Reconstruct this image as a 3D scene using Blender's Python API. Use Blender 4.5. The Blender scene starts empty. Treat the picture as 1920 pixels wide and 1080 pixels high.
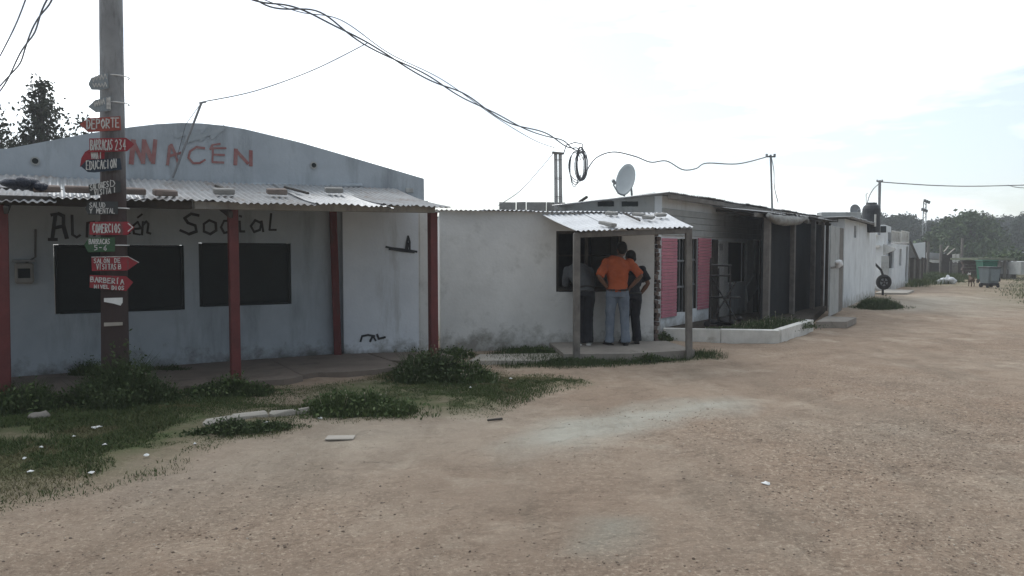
import bpy, bmesh, math, random
import numpy as np
from mathutils import Vector as V, Matrix
random.seed(7); rng = np.random.default_rng(7)
SC = bpy.context.scene; COL = SC.collection

# ------------------------------------------------------------------ camera, world, sun, exposure
FPX, PITCH, EYE = 1400.0, math.atan(65/1400.0), 1.6
cd = bpy.data.cameras.new('camera'); cam = bpy.data.objects.new('camera', cd); COL.objects.link(cam)
cd.sensor_width = 36; cd.lens = 36*FPX/1920; cd.clip_end = 3000; cd.clip_start = .05
cam.location = (0, 0, EYE); cam.rotation_euler = (math.pi/2-PITCH, 0, 0); SC.camera = cam

SUN = V((-.34, .72, .80)).normalized()
w = bpy.data.worlds.new('World'); SC.world = w; w.use_nodes = True
nt = w.node_tree; nt.nodes.clear(); N = nt.nodes.new; Lk = nt.links.new
out = N('ShaderNodeOutputWorld'); bg = N('ShaderNodeBackground'); bg.inputs[1].default_value = 1.0
sky = N('ShaderNodeTexSky'); sky.sky_type = 'NISHITA'; sky.sun_disc = False
sky.sun_elevation = math.asin(SUN.z); sky.sun_rotation = math.atan2(SUN.x, SUN.y); sky.dust_density = 1
sc_ = N('ShaderNodeVectorMath'); sc_.operation = 'SCALE'; sc_.inputs['Scale'].default_value = .10; Lk(sky.outputs[0], sc_.inputs[0])
tc = N('ShaderNodeTexCoord')
dt = N('ShaderNodeVectorMath'); dt.operation = 'DOT_PRODUCT'; Lk(tc.outputs['Generated'], dt.inputs[0]); dt.inputs[1].default_value = SUN
mr = N('ShaderNodeMapRange'); mr.interpolation_type = 'SMOOTHSTEP'
for i, v in enumerate((-.6, .9, .13, 1.70)): mr.inputs[1+i].default_value = v
Lk(dt.outputs['Value'], mr.inputs[0])
mp = N('ShaderNodeMapping'); mp.inputs['Scale'].default_value = (1.6, 1.6, 7); Lk(tc.outputs['Generated'], mp.inputs[0])
nz = N('ShaderNodeTexNoise'); nz.inputs['Scale'].default_value = 1.7; nz.inputs['Detail'].default_value = 7; nz.inputs['Roughness'].default_value = .55
Lk(mp.outputs[0], nz.inputs['Vector'])
cr = N('ShaderNodeMapRange')
for i, v in enumerate((.43, .63, .30, 1.0)): cr.inputs[1+i].default_value = v
Lk(nz.outputs[0], cr.inputs[0])
cl = N('ShaderNodeVectorMath'); cl.operation = 'SCALE'; cl.inputs[0].default_value = (.93, .975, 1.0); Lk(mr.outputs[0], cl.inputs['Scale'])
mx = N('ShaderNodeMix'); mx.data_type = 'RGBA'; Lk(cr.outputs[0], mx.inputs[0]); Lk(sc_.outputs[0], mx.inputs[6]); Lk(cl.outputs[0], mx.inputs[7])
Lk(mx.outputs[2], bg.inputs[0]); Lk(bg.outputs[0], out.inputs[0])

sl = bpy.data.lights.new('sun', 'SUN'); sl.energy = .7; sl.angle = math.radians(20); sl.color = (1, .97, .93)
so = bpy.data.objects.new('sun', sl); COL.objects.link(so); so.rotation_euler = (-SUN).to_track_quat('-Z', 'Y').to_euler(); so.location = SUN*60
vs = SC.view_settings; vs.view_transform = 'Standard'; vs.look = 'None'; vs.exposure = .38; vs.gamma = 1; vs.use_curve_mapping = False
SC.render.engine = 'CYCLES'; SC.cycles.use_denoising = True; SC.cycles.max_bounces = 6; SC.cycles.volume_bounces = 1

# ------------------------------------------------------------------ camera geometry (photo measurements -> metres)
def ray(px, py):
    x = (px-960)/FPX; v = (540-py)/FPX; c, s = math.cos(PITCH), math.sin(PITCH)
    return V((x, v*s+c, v*c-s))
EYEP = V((0, 0, EYE))
def G(px, py, z=0.0):
    d = ray(px, py); return EYEP + d*((z-EYE)/d.z)
def D(px, py, Y):
    d = ray(px, py); return EYEP + d*(Y/d.y)
def RP(px, py, P, n):
    d = ray(px, py); return EYEP + d*((P-EYEP).dot(n)/d.dot(n))

# ------------------------------------------------------------------ objects
def tag(o, label=None, cat=None, group=None, kind=None):
    for k, v in (('label', label), ('category', cat), ('group', group), ('kind', kind)):
        if v: o[k] = v
    return o
def thing(name, label, cat, loc=(0, 0, 0), group=None, rotz=0):
    o = bpy.data.objects.new(name, None); o.empty_display_size = .1; COL.objects.link(o); o.location = loc; o.rotation_euler.z = rotz
    o['origin'] = tuple(loc); return tag(o, label, cat, group)
def origin_of(p):
    while p is not None:
        if 'origin' in p: return V(p['origin'])
        p = p.parent
    return V((0, 0, 0))
def mesh_obj(name, me, mat, parent=None, loc=None):
    o = bpy.data.objects.new(name, me); COL.objects.link(o)
    if mat and not me.materials: me.materials.append(mat)
    if parent: o.parent = parent
    if loc is not None: o.location = loc
    return o
def copy_tree(o, parent=None):
    c = o.copy(); COL.objects.link(c); c.parent = parent
    for ch in list(o.children): copy_tree(ch, c)
    return c
def big(name, Vv, F, mat, parent=None, off=None, smooth=False):
    """large numpy mesh; Vv (n,3), F (m,k)"""
    me = bpy.data.meshes.new(name); Vv = np.asarray(Vv, dtype=np.float32); F = np.asarray(F, dtype=np.int32)
    off = origin_of(parent) if off is None else off
    Vv = Vv - np.array(off, dtype=np.float32)
    m, k = F.shape
    me.vertices.add(len(Vv)); me.vertices.foreach_set('co', Vv.ravel())
    me.loops.add(m*k); me.loops.foreach_set('vertex_index', F.ravel())
    me.polygons.add(m); me.polygons.foreach_set('loop_start', np.arange(0, m*k, k, dtype=np.int32))
    me.update(calc_edges=True)
    if smooth: me.polygons.foreach_set('use_smooth', np.ones(m, bool))
    return mesh_obj(name, me, mat, parent)

def vnoise(x, y, seed=0):
    x = np.asarray(x, float); y = np.asarray(y, float)
    xi = np.floor(x); yi = np.floor(y); fx = x-xi; fy = y-yi
    def h(a, b):
        t = np.sin(a*127.1+b*311.7+seed*74.7)*43758.5453; return t-np.floor(t)
    fx = fx*fx*(3-2*fx); fy = fy*fy*(3-2*fy)
    return (h(xi, yi)*(1-fx)+h(xi+1, yi)*fx)*(1-fy)+(h(xi, yi+1)*(1-fx)+h(xi+1, yi+1)*fx)*fy
def fbm(x, y, seed=0, o=4):
    s = 0; a = .5; x = np.asarray(x, float); y = np.asarray(y, float)
    for i in range(o): s = s+a*vnoise(x*2**i, y*2**i, seed+i); a *= .5
    return s/(1-.5**o)
def inpoly(x, y, poly):
    x = np.asarray(x); y = np.asarray(y); c = np.zeros(x.shape, bool); n = len(poly)
    for i in range(n):
        x1, y1 = poly[i][:2]; x2, y2 = poly[i-1][:2]
        if y1 == y2: continue
        c ^= ((y1 > y) != (y2 > y)) & (x < (x2-x1)*(y-y1)/(y2-y1)+x1)
    return c

class MB:
    def __init__(s): s.v = []; s.f = []
    def add(s, vs, fs):
        b = len(s.v); s.v += [tuple(p) for p in vs]; s.f += [tuple(i+b for i in f) for f in fs]; return s
    def box(s, c, size, ux=None, uz=None, bev=None, wob=0):
        """centre, size along (ux, uy, uz); chamfered edges"""
        c = V(c); ux = V(ux).normalized() if ux is not None else V((1, 0, 0)); uz = V(uz).normalized() if uz is not None else V((0, 0, 1))
        uy = uz.cross(ux).normalized(); uz = ux.cross(uy).normalized()
        hx, hy, hz = (d/2 for d in size); b = min(.008, .18*min(size)) if bev is None else bev
        vs = []; idx = {}
        for sx in (-1, 1):
            for sy in (-1, 1):
                for sz in (-1, 1):
                    for ax in range(3):
                        p = [sx*(hx-b), sy*(hy-b), sz*(hz-b)]; p[ax] = (sx, sy, sz)[ax]*(hx, hy, hz)[ax]
                        idx[sx, sy, sz, ax] = len(vs)
                        j = V((random.uniform(-wob, wob) for _ in range(3))) if wob else V((0, 0, 0))
                        vs.append(c+ux*p[0]+uy*p[1]+uz*p[2]+j)
        fs = []
        for ax in range(3):
            a, d = [k for k in range(3) if k != ax]
            for sg in (-1, 1):
                q = []
                for (m, n) in ((-1, -1), (1, -1), (1, 1), (-1, 1)):
                    t = [0, 0, 0]; t[ax] = sg; t[a] = m; t[d] = n; q.append(idx[(*t, ax)])
                fs.append(q)
        for ax in range(3):
            a, d = [k for k in range(3) if k != ax]
            for m in (-1, 1):
                for n in (-1, 1):
                    t0 = [0, 0, 0]; t1 = [0, 0, 0]; t0[ax] = -1; t1[ax] = 1
                    for t in (t0, t1): t[a] = m; t[d] = n
                    fs.append((idx[(*t0, a)], idx[(*t1, a)], idx[(*t1, d)], idx[(*t0, d)]))
        for sx in (-1, 1):
            for sy in (-1, 1):
                for sz in (-1, 1): fs.append([idx[sx, sy, sz, k] for k in range(3)])
        return s.add(vs, fs)
    def bar(s, a, b, wd, th=None, up=(0, 0, 1), bev=None, wob=0):
        a = V(a); b = V(b); th = th or wd; d = (b-a)
        u = V(up)
        if abs(d.normalized().dot(u)) > .97: u = V((0, 1, 0))
        uy = u.cross(d).normalized(); uz = d.cross(uy).normalized()
        return s.box((a+b)/2, (d.length, wd, th), d, uz, bev, wob)
    def tube(s, pts, r, n=8, cap=True):
        pts = [V(p) for p in pts]; m = len(pts); rs = r if isinstance(r, (list, tuple)) else [r]*m
        vs = []; fs = []; t = (pts[1]-pts[0]).normalized()
        x = t.orthogonal().normalized()
        for i, p in enumerate(pts):
            t = ((pts[min(i+1, m-1)]-pts[max(i-1, 0)])).normalized()
            x = (x-t*x.dot(t)).normalized(); y = t.cross(x)
            for k in range(n):
                a = 2*math.pi*k/n; vs.append(p+(x*math.cos(a)+y*math.sin(a))*rs[i])
        for i in range(m-1):
            for k in range(n): fs.append((i*n+k, i*n+(k+1) % n, (i+1)*n+(k+1) % n, (i+1)*n+k))
        if cap: fs.append(tuple(range(n-1, -1, -1))); fs.append(tuple((m-1)*n+k for k in range(n)))
        return s.add(vs, fs)
    def loft(s, rings, n=16):
        """rings: (centre, rx, ry[, ux, uy]) ellipses"""
        vs = []; fs = []
        for r in rings:
            c = V(r[0]); ux = V(r[3]) if len(r) > 3 else V((1, 0, 0)); uy = V(r[4]) if len(r) > 4 else V((0, 1, 0))
            for k in range(n):
                a = 2*math.pi*k/n; vs.append(c+ux*r[1]*math.cos(a)+uy*r[2]*math.sin(a))
        for i in range(len(rings)-1):
            for k in range(n): fs.append((i*n+k, i*n+(k+1) % n, (i+1)*n+(k+1) % n, (i+1)*n+k))
        fs.append(tuple(range(n-1, -1, -1))); fs.append(tuple((len(rings)-1)*n+k for k in range(n)))
        return s.add(vs, fs)
    def ball(s, c, r, n=12, m=8, ax=None):
        c = V(c); r = V(r) if not isinstance(r, (int, float)) else V((r, r, r)); R = ax or Matrix.Identity(3); vs = [c+R@V((0, 0, r.z))]; fs = []
        for i in range(1, m):
            ph = math.pi*i/m
            for k in range(n):
                a = 2*math.pi*k/n; vs.append(c+R@V((r.x*math.sin(ph)*math.cos(a), r.y*math.sin(ph)*math.sin(a), r.z*math.cos(ph))))
        vs.append(c-R@V((0, 0, r.z)))
        for k in range(n): fs.append((0, 1+k, 1+(k+1) % n)); fs.append((len(vs)-1, 1+(m-2)*n+(k+1) % n, 1+(m-2)*n+k))
        for i in range(m-2):
            for k in range(n): fs.append((1+i*n+k, 1+(i+1)*n+k, 1+(i+1)*n+(k+1) % n, 1+i*n+(k+1) % n))
        return s.add(vs, fs)
    def prism(s, poly, d):
        """polygon of 3D points extruded along vector d"""
        d = V(d); n = len(poly); P = [V(p) for p in poly]
        fs = [tuple(range(n)), tuple(range(2*n-1, n-1, -1))]+[(i, (i+1) % n, n+(i+1) % n, n+i) for i in range(n)]
        return s.add(P+[p+d for p in P], fs)
    def build(s, name, mat, parent=None, smooth=False, recalc=True, kind=None, label=None):
        me = bpy.data.meshes.new(name); o_ = origin_of(parent)
        me.from_pydata([(p[0]-o_.x, p[1]-o_.y, p[2]-o_.z) for p in s.v], [], s.f)
        if recalc:
            bm = bmesh.new(); bm.from_mesh(me); bmesh.ops.recalc_face_normals(bm, faces=bm.faces); bm.to_mesh(me); bm.free()
        if smooth: me.polygons.foreach_set('use_smooth', [True]*len(me.polygons))
        o = mesh_obj(name, me, mat, parent)
        return tag(o, label, kind=kind)
    def solo(s, name, mat, label, cat, group=None, smooth=False, kind=None):
        """a top-level thing that is one mesh, origin at its base"""
        xs = np.array(s.v); c = V((float(xs[:, 0].mean()), float(xs[:, 1].mean()), float(xs[:, 2].min())))
        me = bpy.data.meshes.new(name); me.from_pydata([tuple(V(p)-c) for p in s.v], [], s.f)
        bm = bmesh.new(); bm.from_mesh(me); bmesh.ops.recalc_face_normals(bm, faces=bm.faces); bm.to_mesh(me); bm.free()
        if smooth: me.polygons.foreach_set('use_smooth', [True]*len(me.polygons))
        o = mesh_obj(name, me, mat); o.location = c
        return tag(o, label, cat, group, kind)

# ------------------------------------------------------------------ materials
def mat(name, a, b=None, rough=.9, scale=6, fine=60, bump=.25, bdist=.01, stain=None, stain_lo=.55, stain_hi=.72, stain_scale=2.5, streak=False, metal=0, island=None, zdirt=None, spec=.3):
    m = bpy.data.materials.new(name); m.use_nodes = True; t = m.node_tree; n = t.nodes; l = t.links
    p = n['Principled BSDF']; p.inputs['Roughness'].default_value = rough; p.inputs['Metallic'].default_value = metal; p.inputs['Specular IOR Level'].default_value = spec
    tcn = n.new('ShaderNodeTexCoord'); co = tcn.outputs['Object']
    b = b or tuple(x*.72 for x in a)
    n1 = n.new('ShaderNodeTexNoise'); n1.inputs['Scale'].default_value = scale; n1.inputs['Detail'].default_value = 8; n1.inputs['Roughness'].default_value = .65; l.new(co, n1.inputs['Vector'])
    r1 = n.new('ShaderNodeMapRange'); r1.inputs[1].default_value = .33; r1.inputs[2].default_value = .67; l.new(n1.outputs[0], r1.inputs[0])
    c = n.new('ShaderNodeMix'); c.data_type = 'RGBA'; c.inputs[6].default_value = (*a, 1); c.inputs[7].default_value = (*b, 1); l.new(r1.outputs[0], c.inputs[0]); cur = c.outputs[2]
    n2 = n.new('ShaderNodeTexNoise'); n2.inputs['Scale'].default_value = fine; n2.inputs['Detail'].default_value = 5; l.new(co, n2.inputs['Vector'])
    def mulmix(cur, fac, col):
        k = n.new('ShaderNodeMix'); k.data_type = 'RGBA'; l.new(fac, k.inputs[0]); l.new(cur, k.inputs[6]); k.inputs[7].default_value = (*col, 1); return k.outputs[2]
    if stain:
        mpn = n.new('ShaderNodeMapping'); l.new(co, mpn.inputs[0])
        mpn.inputs['Scale'].default_value = (stain_scale, stain_scale, stain_scale*(.18 if streak else 1)); mpn.inputs['Location'].default_value = (3.1, 7.7, 1.3)
        n3 = n.new('ShaderNodeTexNoise'); n3.inputs['Scale'].default_value = 1; n3.inputs['Detail'].default_value = 9; n3.inputs['Roughness'].default_value = .7; l.new(mpn.outputs[0], n3.inputs['Vector'])
        r3 = n.new('ShaderNodeMapRange'); r3.inputs[1].default_value = stain_lo; r3.inputs[2].default_value = stain_hi; l.new(n3.outputs[0], r3.inputs[0])
        cur = mulmix(cur, r3.outputs[0], stain)
    if zdirt:   # splashed mud and mould along a wall's foot: (colour, height, amount)
        g = n.new('ShaderNodeNewGeometry'); sp = n.new('ShaderNodeSeparateXYZ'); l.new(g.outputs['Position'], sp.inputs[0])
        n4 = n.new('ShaderNodeTexNoise'); n4.inputs['Scale'].default_value = 3.2; n4.inputs['Detail'].default_value = 10; n4.inputs['Roughness'].default_value = .72; l.new(co, n4.inputs['Vector'])
        rz = n.new('ShaderNodeMapRange'); rz.inputs[1].default_value = 0; rz.inputs[2].default_value = zdirt[1]; rz.inputs[3].default_value = .30; rz.inputs[4].default_value = -.2; l.new(sp.outputs[2], rz.inputs[0])
        ad = n.new('ShaderNodeMath'); l.new(n4.outputs[0], ad.inputs[0]); l.new(rz.outputs[0], ad.inputs[1])
        r4 = n.new('ShaderNodeMapRange'); r4.inputs[1].default_value = .56; r4.inputs[2].default_value = .82; r4.inputs[4].default_value = zdirt[2]; l.new(ad.outputs[0], r4.inputs[0])
        cur = mulmix(cur, r4.outputs[0], zdirt[0])
    if island:  # pieces of one mesh differ a little
        g = n.new('ShaderNodeNewGeometry'); cur = mulmix(cur, g.outputs['Random Per Island'], island)
    l.new(cur, p.inputs['Base Color'])
    bp = n.new('ShaderNodeBump'); bp.inputs['Strength'].default_value = bump; bp.inputs['Distance'].default_value = bdist; l.new(n2.outputs[0], bp.inputs['Height']); l.new(bp.outputs[0], p.inputs['Normal'])
    return m
M = {}
M['blue_wall'] = mat('blue_grey_plaster', (.43, .475, .51), (.35, .39, .425), scale=1.6, fine=25, bump=.35, stain=(.21, .235, .25), stain_lo=.51, stain_hi=.78, streak=True, zdirt=((.10, .09, .07), .55, .8))
M['bay_wall'] = mat('pale_blue_painted_plaster', (.76, .80, .84), (.66, .70, .74), scale=1.6, fine=25, bump=.35, stain=(.40, .41, .40), stain_lo=.56, stain_hi=.8, streak=True, zdirt=((.14, .13, .10), .5, .8))
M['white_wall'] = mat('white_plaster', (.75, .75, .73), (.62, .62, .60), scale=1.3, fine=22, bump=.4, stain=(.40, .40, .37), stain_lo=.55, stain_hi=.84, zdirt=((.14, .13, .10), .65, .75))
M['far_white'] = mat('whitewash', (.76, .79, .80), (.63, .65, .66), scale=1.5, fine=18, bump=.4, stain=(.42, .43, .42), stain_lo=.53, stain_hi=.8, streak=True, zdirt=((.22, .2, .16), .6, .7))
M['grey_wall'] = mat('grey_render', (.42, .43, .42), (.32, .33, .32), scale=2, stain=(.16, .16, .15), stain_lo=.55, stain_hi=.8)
M['red_post'] = mat('red_painted_timber', (.165, .045, .043), (.11, .034, .033), scale=5, fine=40, stain=(.10, .07, .06), stain_lo=.58, stain_hi=.7, streak=True, stain_scale=6, rough=.6)
M['pole'] = mat('dark_pole_wood', (.062, .046, .042), (.035, .03, .03), scale=3, fine=50, stain=(.10, .085, .075), stain_lo=.55, stain_hi=.8, streak=True, stain_scale=9)
M['pole'] = mat('pole_timber_glare', (.30, .31, .315), (.21, .215, .22), scale=3, fine=50, stain=(.06, .055, .055), stain_lo=.5, stain_hi=.8, streak=True, stain_scale=9)  # pale base shows on the upper pole only, as painted lens glare
def glare_fade(m, col, z0, z1):
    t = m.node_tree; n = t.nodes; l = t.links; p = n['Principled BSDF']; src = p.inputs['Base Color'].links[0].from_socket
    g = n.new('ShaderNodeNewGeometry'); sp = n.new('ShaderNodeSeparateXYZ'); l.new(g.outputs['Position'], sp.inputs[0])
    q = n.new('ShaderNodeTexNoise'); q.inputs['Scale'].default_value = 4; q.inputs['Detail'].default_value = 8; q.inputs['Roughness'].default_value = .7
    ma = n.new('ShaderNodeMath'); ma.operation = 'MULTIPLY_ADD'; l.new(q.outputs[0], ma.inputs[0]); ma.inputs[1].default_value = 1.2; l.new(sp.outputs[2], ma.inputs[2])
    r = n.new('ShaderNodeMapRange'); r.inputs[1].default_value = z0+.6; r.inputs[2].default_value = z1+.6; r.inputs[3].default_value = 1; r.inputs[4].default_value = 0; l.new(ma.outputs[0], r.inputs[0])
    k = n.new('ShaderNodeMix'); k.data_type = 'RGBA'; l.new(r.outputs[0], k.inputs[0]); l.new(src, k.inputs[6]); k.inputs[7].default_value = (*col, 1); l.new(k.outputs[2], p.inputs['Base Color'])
glare_fade(M['pole'], (.058, .042, .039), 2.25, 3.1)  # dark brown pole; the paler grey towards its top is lens glare painted in
M['grey_wood'] = mat('weathered_timber', (.21, .195, .175), (.13, .12, .11), scale=5, fine=40, stain=(.07, .065, .06), stain_lo=.55, stain_hi=.75, streak=True, stain_scale=10)
M['pale_glare_wood'] = mat('pale_and_glare_timber', (.42, .41, .39), (.32, .31, .3), scale=5, fine=40, stain=(.2, .19, .18), stain_lo=.55, stain_hi=.75, streak=True, stain_scale=10)  # pale beam timber; on the twin posts the paleness is painted-in glare
M['dark_wood'] = mat('dark_timber', (.085, .075, .065), (.05, .045, .04), scale=4, fine=40)
M['tin'] = mat('galvanised_sheet', (.46, .47, .48), (.36, .37, .37), scale=2.5, fine=30, rough=.42, metal=.55, bump=.1, stain=(.30, .26, .22), stain_lo=.55, stain_hi=.75, spec=.5)
M['white_tin'] = mat('pale_sheet', (.66, .67, .68), (.54, .55, .56), scale=2.5, fine=30, rough=.65, metal=0, bump=.12, stain=(.36, .34, .31), stain_lo=.58, stain_hi=.75)
M['porch_tin'] = mat('weathered_pale_sheet', (.38, .385, .385), (.28, .28, .28), scale=3, fine=30, rough=.75, metal=0, bump=.15, stain=(.22, .18, .15), stain_lo=.52, stain_hi=.72, spec=.2)
M['old_tin'] = mat('rusty_sheet', (.25, .25, .245), (.17, .165, .16), scale=2, rough=.6, metal=.3, stain=(.15, .09, .06), stain_lo=.55, stain_hi=.75)
M['shutter'] = mat('dark_green_panel', (.017, .023, .023), (.012, .016, .016), scale=3, rough=.55, bump=.1)
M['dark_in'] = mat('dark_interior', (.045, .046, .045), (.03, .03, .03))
M['net'] = mat('black_shade_cloth', (.017, .02, .023), (.011, .013, .015), scale=3, fine=120, bump=.5, rough=.95)
M['paint_red'] = mat('mottled_red_paint', (.27, .10, .095), (.33, .2, .19), scale=9, bump=.05)  # red mixed at random with a paler red
M['paint_black'] = mat('black_wall_paint', (.035, .036, .04), (.07, .075, .08), scale=8, bump=.05)
M['paint_faint'] = mat('washed_out_paint', (.31, .35, .37), (.37, .41, .44), scale=8, bump=.05)
smat = lambda *a, **k: mat(*a, **{**k, 'scale': 14, 'fine': 45, 'bump': .5, 'stain': (.10, .085, .08), 'stain_lo': .56, 'stain_hi': .70, 'stain_scale': 11, 'streak': True})
M['sign_red'] = smat('sign_red', (.31, .036, .046), (.24, .03, .038), scale=8, rough=.6)
M['sign_orange'] = smat('sign_orange_red', (.36, .09, .07), (.28, .07, .055), scale=8, rough=.6)
M['sign_blue'] = smat('sign_dark_blue', (.035, .05, .075), (.025, .035, .05), scale=8, rough=.6)
M['sign_green'] = smat('sign_green', (.045, .115, .055), (.04, .085, .045), scale=8, rough=.6)
M['sign_dark'] = smat('sign_dark_grey', (.055, .06, .06), (.04, .042, .042), scale=8, rough=.6)
M['sign_white'] = smat('sign_pale', (.30, .34, .36), (.23, .26, .28), scale=8, rough=.6)
M['chalk'] = mat('white_sign_paint', (.66, .66, .63), (.36, .35, .34), scale=38, bump=.05)
M['paper'] = mat('white_paper', (.78, .78, .76), (.66, .66, .64), scale=10, bump=.1)
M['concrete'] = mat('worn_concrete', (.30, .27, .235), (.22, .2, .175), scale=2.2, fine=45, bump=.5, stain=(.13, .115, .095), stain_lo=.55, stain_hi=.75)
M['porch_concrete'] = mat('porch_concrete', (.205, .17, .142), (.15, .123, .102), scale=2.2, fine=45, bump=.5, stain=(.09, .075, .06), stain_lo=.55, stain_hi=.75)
M['pale_concrete'] = mat('pale_concrete', (.42, .39, .34), (.33, .3, .26), scale=3, fine=45, bump=.5, stain=(.2, .18, .15), stain_lo=.56, stain_hi=.78)
M['curb'] = mat('whitewashed_curb', (.70, .69, .65), (.55, .54, .5), scale=4, fine=35, bump=.5, stain=(.33, .3, .25), stain_lo=.57, stain_hi=.72)
M['brick'] = mat('brick', (.24, .19, .165), (.19, .16, .14), scale=9, fine=80, bump=.5)
M['grey_brick'] = mat('grey_block', (.33, .32, .30), (.24, .235, .22), scale=8, fine=80, bump=.5)
M['raw_brick'] = mat('raw_brick', (.17, .125, .108), (.12, .095, .085), scale=9, fine=80, bump=.6)
M['pink'] = mat('pink_boards', (.55, .225, .27), (.45, .18, .225), scale=4, fine=50, stain=(.33, .15, .16), stain_lo=.6, stain_hi=.8)
M['soil'] = mat('dark_soil', (.06, .048, .036), (.035, .03, .022), scale=5, fine=40, bump=.8, bdist=.03)
M['black_iron'] = mat('black_iron', (.022, .022, .024), (.03, .026, .024), rough=.5)
M['wire'] = mat('cable', (.10, .10, .105), (.13, .13, .135), rough=.6, bump=0)
M['dish'] = mat('dish_grey', (.40, .43, .44), (.33, .36, .37), scale=3, rough=.5)
M['steel'] = mat('grey_steel', (.30, .31, .32), (.22, .23, .24), rough=.5, metal=.4)
M['rubber'] = mat('rubber', (.018, .018, .019), (.028, .027, .026), rough=.8)
M['black_plastic'] = mat('black_tank_plastic', (.03, .033, .036), (.045, .047, .05), rough=.5)
M['tarp'] = mat('grey_tarpaulin', (.36, .36, .34), (.25, .25, .24), scale=5, bump=.6, bdist=.03)
M['moss'] = mat('mossy_sheet', (.17, .18, .13), (.10, .12, .075), scale=3)
M['blue_bag'] = mat('dark_blue_plastic_bag', (.04, .05, .075), (.03, .035, .05), rough=.45, bump=.8, bdist=.03)
M['white_bag'] = mat('white_plastic_bag', (.78, .79, .8), (.64, .65, .66), rough=.45, bump=.8, bdist=.02)
M['bin_grey'] = mat('grey_bin_plastic', (.20, .235, .245), (.16, .19, .2), rough=.55)
M['bin_green'] = mat('green_bin_plastic', (.02, .13, .085), (.018, .10, .065), rough=.5)
M['skin'] = mat('skin', (.18, .095, .062), (.15, .08, .05), scale=20, rough=.55, bump=.1)
M['hair'] = mat('black_hair', (.012, .011, .011), (.02, .018, .017), fine=200, bump=.8)
M['orange'] = mat('orange_cotton', (.52, .125, .048), (.42, .10, .042), scale=9, fine=40, bump=.6, bdist=.02)
M['denim'] = mat('blue_denim', (.21, .245, .29), (.14, .17, .215), scale=8, fine=50, bump=.6, bdist=.02)
M['grey_shirt'] = mat('grey_cotton', (.085, .09, .095), (.065, .07, .075), scale=8, fine=40, bump=.5, bdist=.02)
M['dark_cloth'] = mat('dark_cotton', (.022, .024, .03), (.015, .016, .02), scale=8, fine=40, bump=.5, bdist=.02)
M['white_shoe'] = mat('white_shoe', (.6, .6, .58), (.45, .45, .44), rough=.6)
M['dark_shoe'] = mat('dark_shoe', (.03, .027, .025), (.02, .02, .02), rough=.5)
M['fur'] = mat('brown_fur', (.13, .085, .055), (.09, .06, .04), fine=150, bump=.6)
M['white_fur'] = mat('white_fur', (.6, .58, .54), (.5, .48, .44), fine=150, bump=.6)
M['bark'] = mat('bark', (.085, .07, .058), (.05, .043, .036), scale=9, fine=30, bump=.8)
def leafmat(name, a, b, c):
    m = mat(name, a, b, scale=1.2, bump=0, island=c, rough=.7); t = m.node_tree
    for nd in t.nodes:
        if nd.type == 'BSDF_PRINCIPLED':
            nd.inputs['Specular IOR Level'].default_value = .2
    return m
M['grass'] = leafmat('grass_blades', (.075, .105, .032), (.11, .12, .05), (.05, .075, .026))
M['drygrass'] = leafmat('dry_grass', (.20, .17, .09), (.13, .125, .06), (.10, .10, .045))
M['weed'] = leafmat('weed_leaves', (.066, .094, .036), (.09, .115, .05), (.04, .06, .023))
M['weed2'] = leafmat('weed_leaves_fresh', (.085, .125, .042), (.115, .145, .06), (.055, .085, .03))
M['flower'] = mat('dry_flower_heads', (.36, .33, .24), (.27, .24, .17), bump=0)
M['leaf_far'] = leafmat('far_wood_leaves', (.038, .060, .031), (.028, .044, .025), (.02, .033, .018))
M['leaf_light'] = leafmat('light_tree_leaves', (.09, .13, .05), (.065, .10, .038), (.045, .07, .028))
M['leaf_near'] = leafmat('poplar_leaves', (.06, .07, .045), (.045, .055, .035), (.03, .04, .026))

# ------------------------------------------------------------------ ground plan
zf = .06                                                 # store porch floor
A0, A1 = G(20, 706, zf), G(640, 662, zf); A0.z = A1.z = 0
uA = (A1-A0).normalized(); nA = V((uA.y, -uA.x, 0))       # store front wall
def onA(px, py, off=0.0): return RP(px, py, A0+nA*off, nA)
def sA(p): return (p-A0).dot(uA)
K0, K1 = G(826, 656, 0), G(1236, 637, .12); K1.z = 0
uK = (K1-K0).normalized(); nK = V((uK.y, -uK.x, 0)); LK = (K1-K0).length
def onK(px, py, off=0.0): return RP(px, py, K0+nK*off, nK)
H0 = V((2.96, 14.8, 0)); uH = V((.584, .812, 0)).normalized(); nH = V((uH.y, -uH.x, 0))
def onH(px, py, off=0.0): return RP(px, py, H0+nH*off, nH)
F0 = V((5.62, 16.5, 0)); OFFF = (F0-H0).dot(nH)          # the line of porch fronts along the row
def onF(px, py, off=0.0): return RP(px, py, F0+nH*off, nH)

lawn = [G(*p) for p in ((-260, 1000), (0, 925), (130, 902), (262, 872), (330, 838), (420, 812), (505, 800), (500, 785), (390, 795), (430, 775), (530, 762), (470, 742), (560, 730), (600, 735), (600, 770), (660, 778), (745, 768), (905, 768), (960, 742), (1000, 728), (1065, 716), (1030, 706), (930, 706), (900, 694), (770, 684), (700, 712), (560, 729), (440, 732), (300, 752), (60, 770), (-50, 778), (-300, 800))]
strip = [G(*p) for p in ((1050, 684), (1110, 682), (1240, 672), (1318, 668), (1318, 660), (1060, 666), (980, 655), (930, 672), (960, 682))]
verge = [G(*p) for p in ((1704, 538), (1712, 520), (1760, 512), (1800, 512), (1830, 520), (1790, 528), (1760, 534))]
verge2 = [G(*p) for p in ((1880, 545), (1960, 575), (2300, 560), (2300, 512), (1900, 512), (1868, 520), (1905, 530))]
pale = [G(*p) for p in ((930, 842), (990, 798), (1115, 766), (1290, 752), (1400, 750), (1320, 782), (1200, 810), (1060, 842))]
pale2 = [G(*p) for p in ((1640, 575), (1700, 556), (1800, 556), (1830, 566), (1740, 580))]
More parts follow.
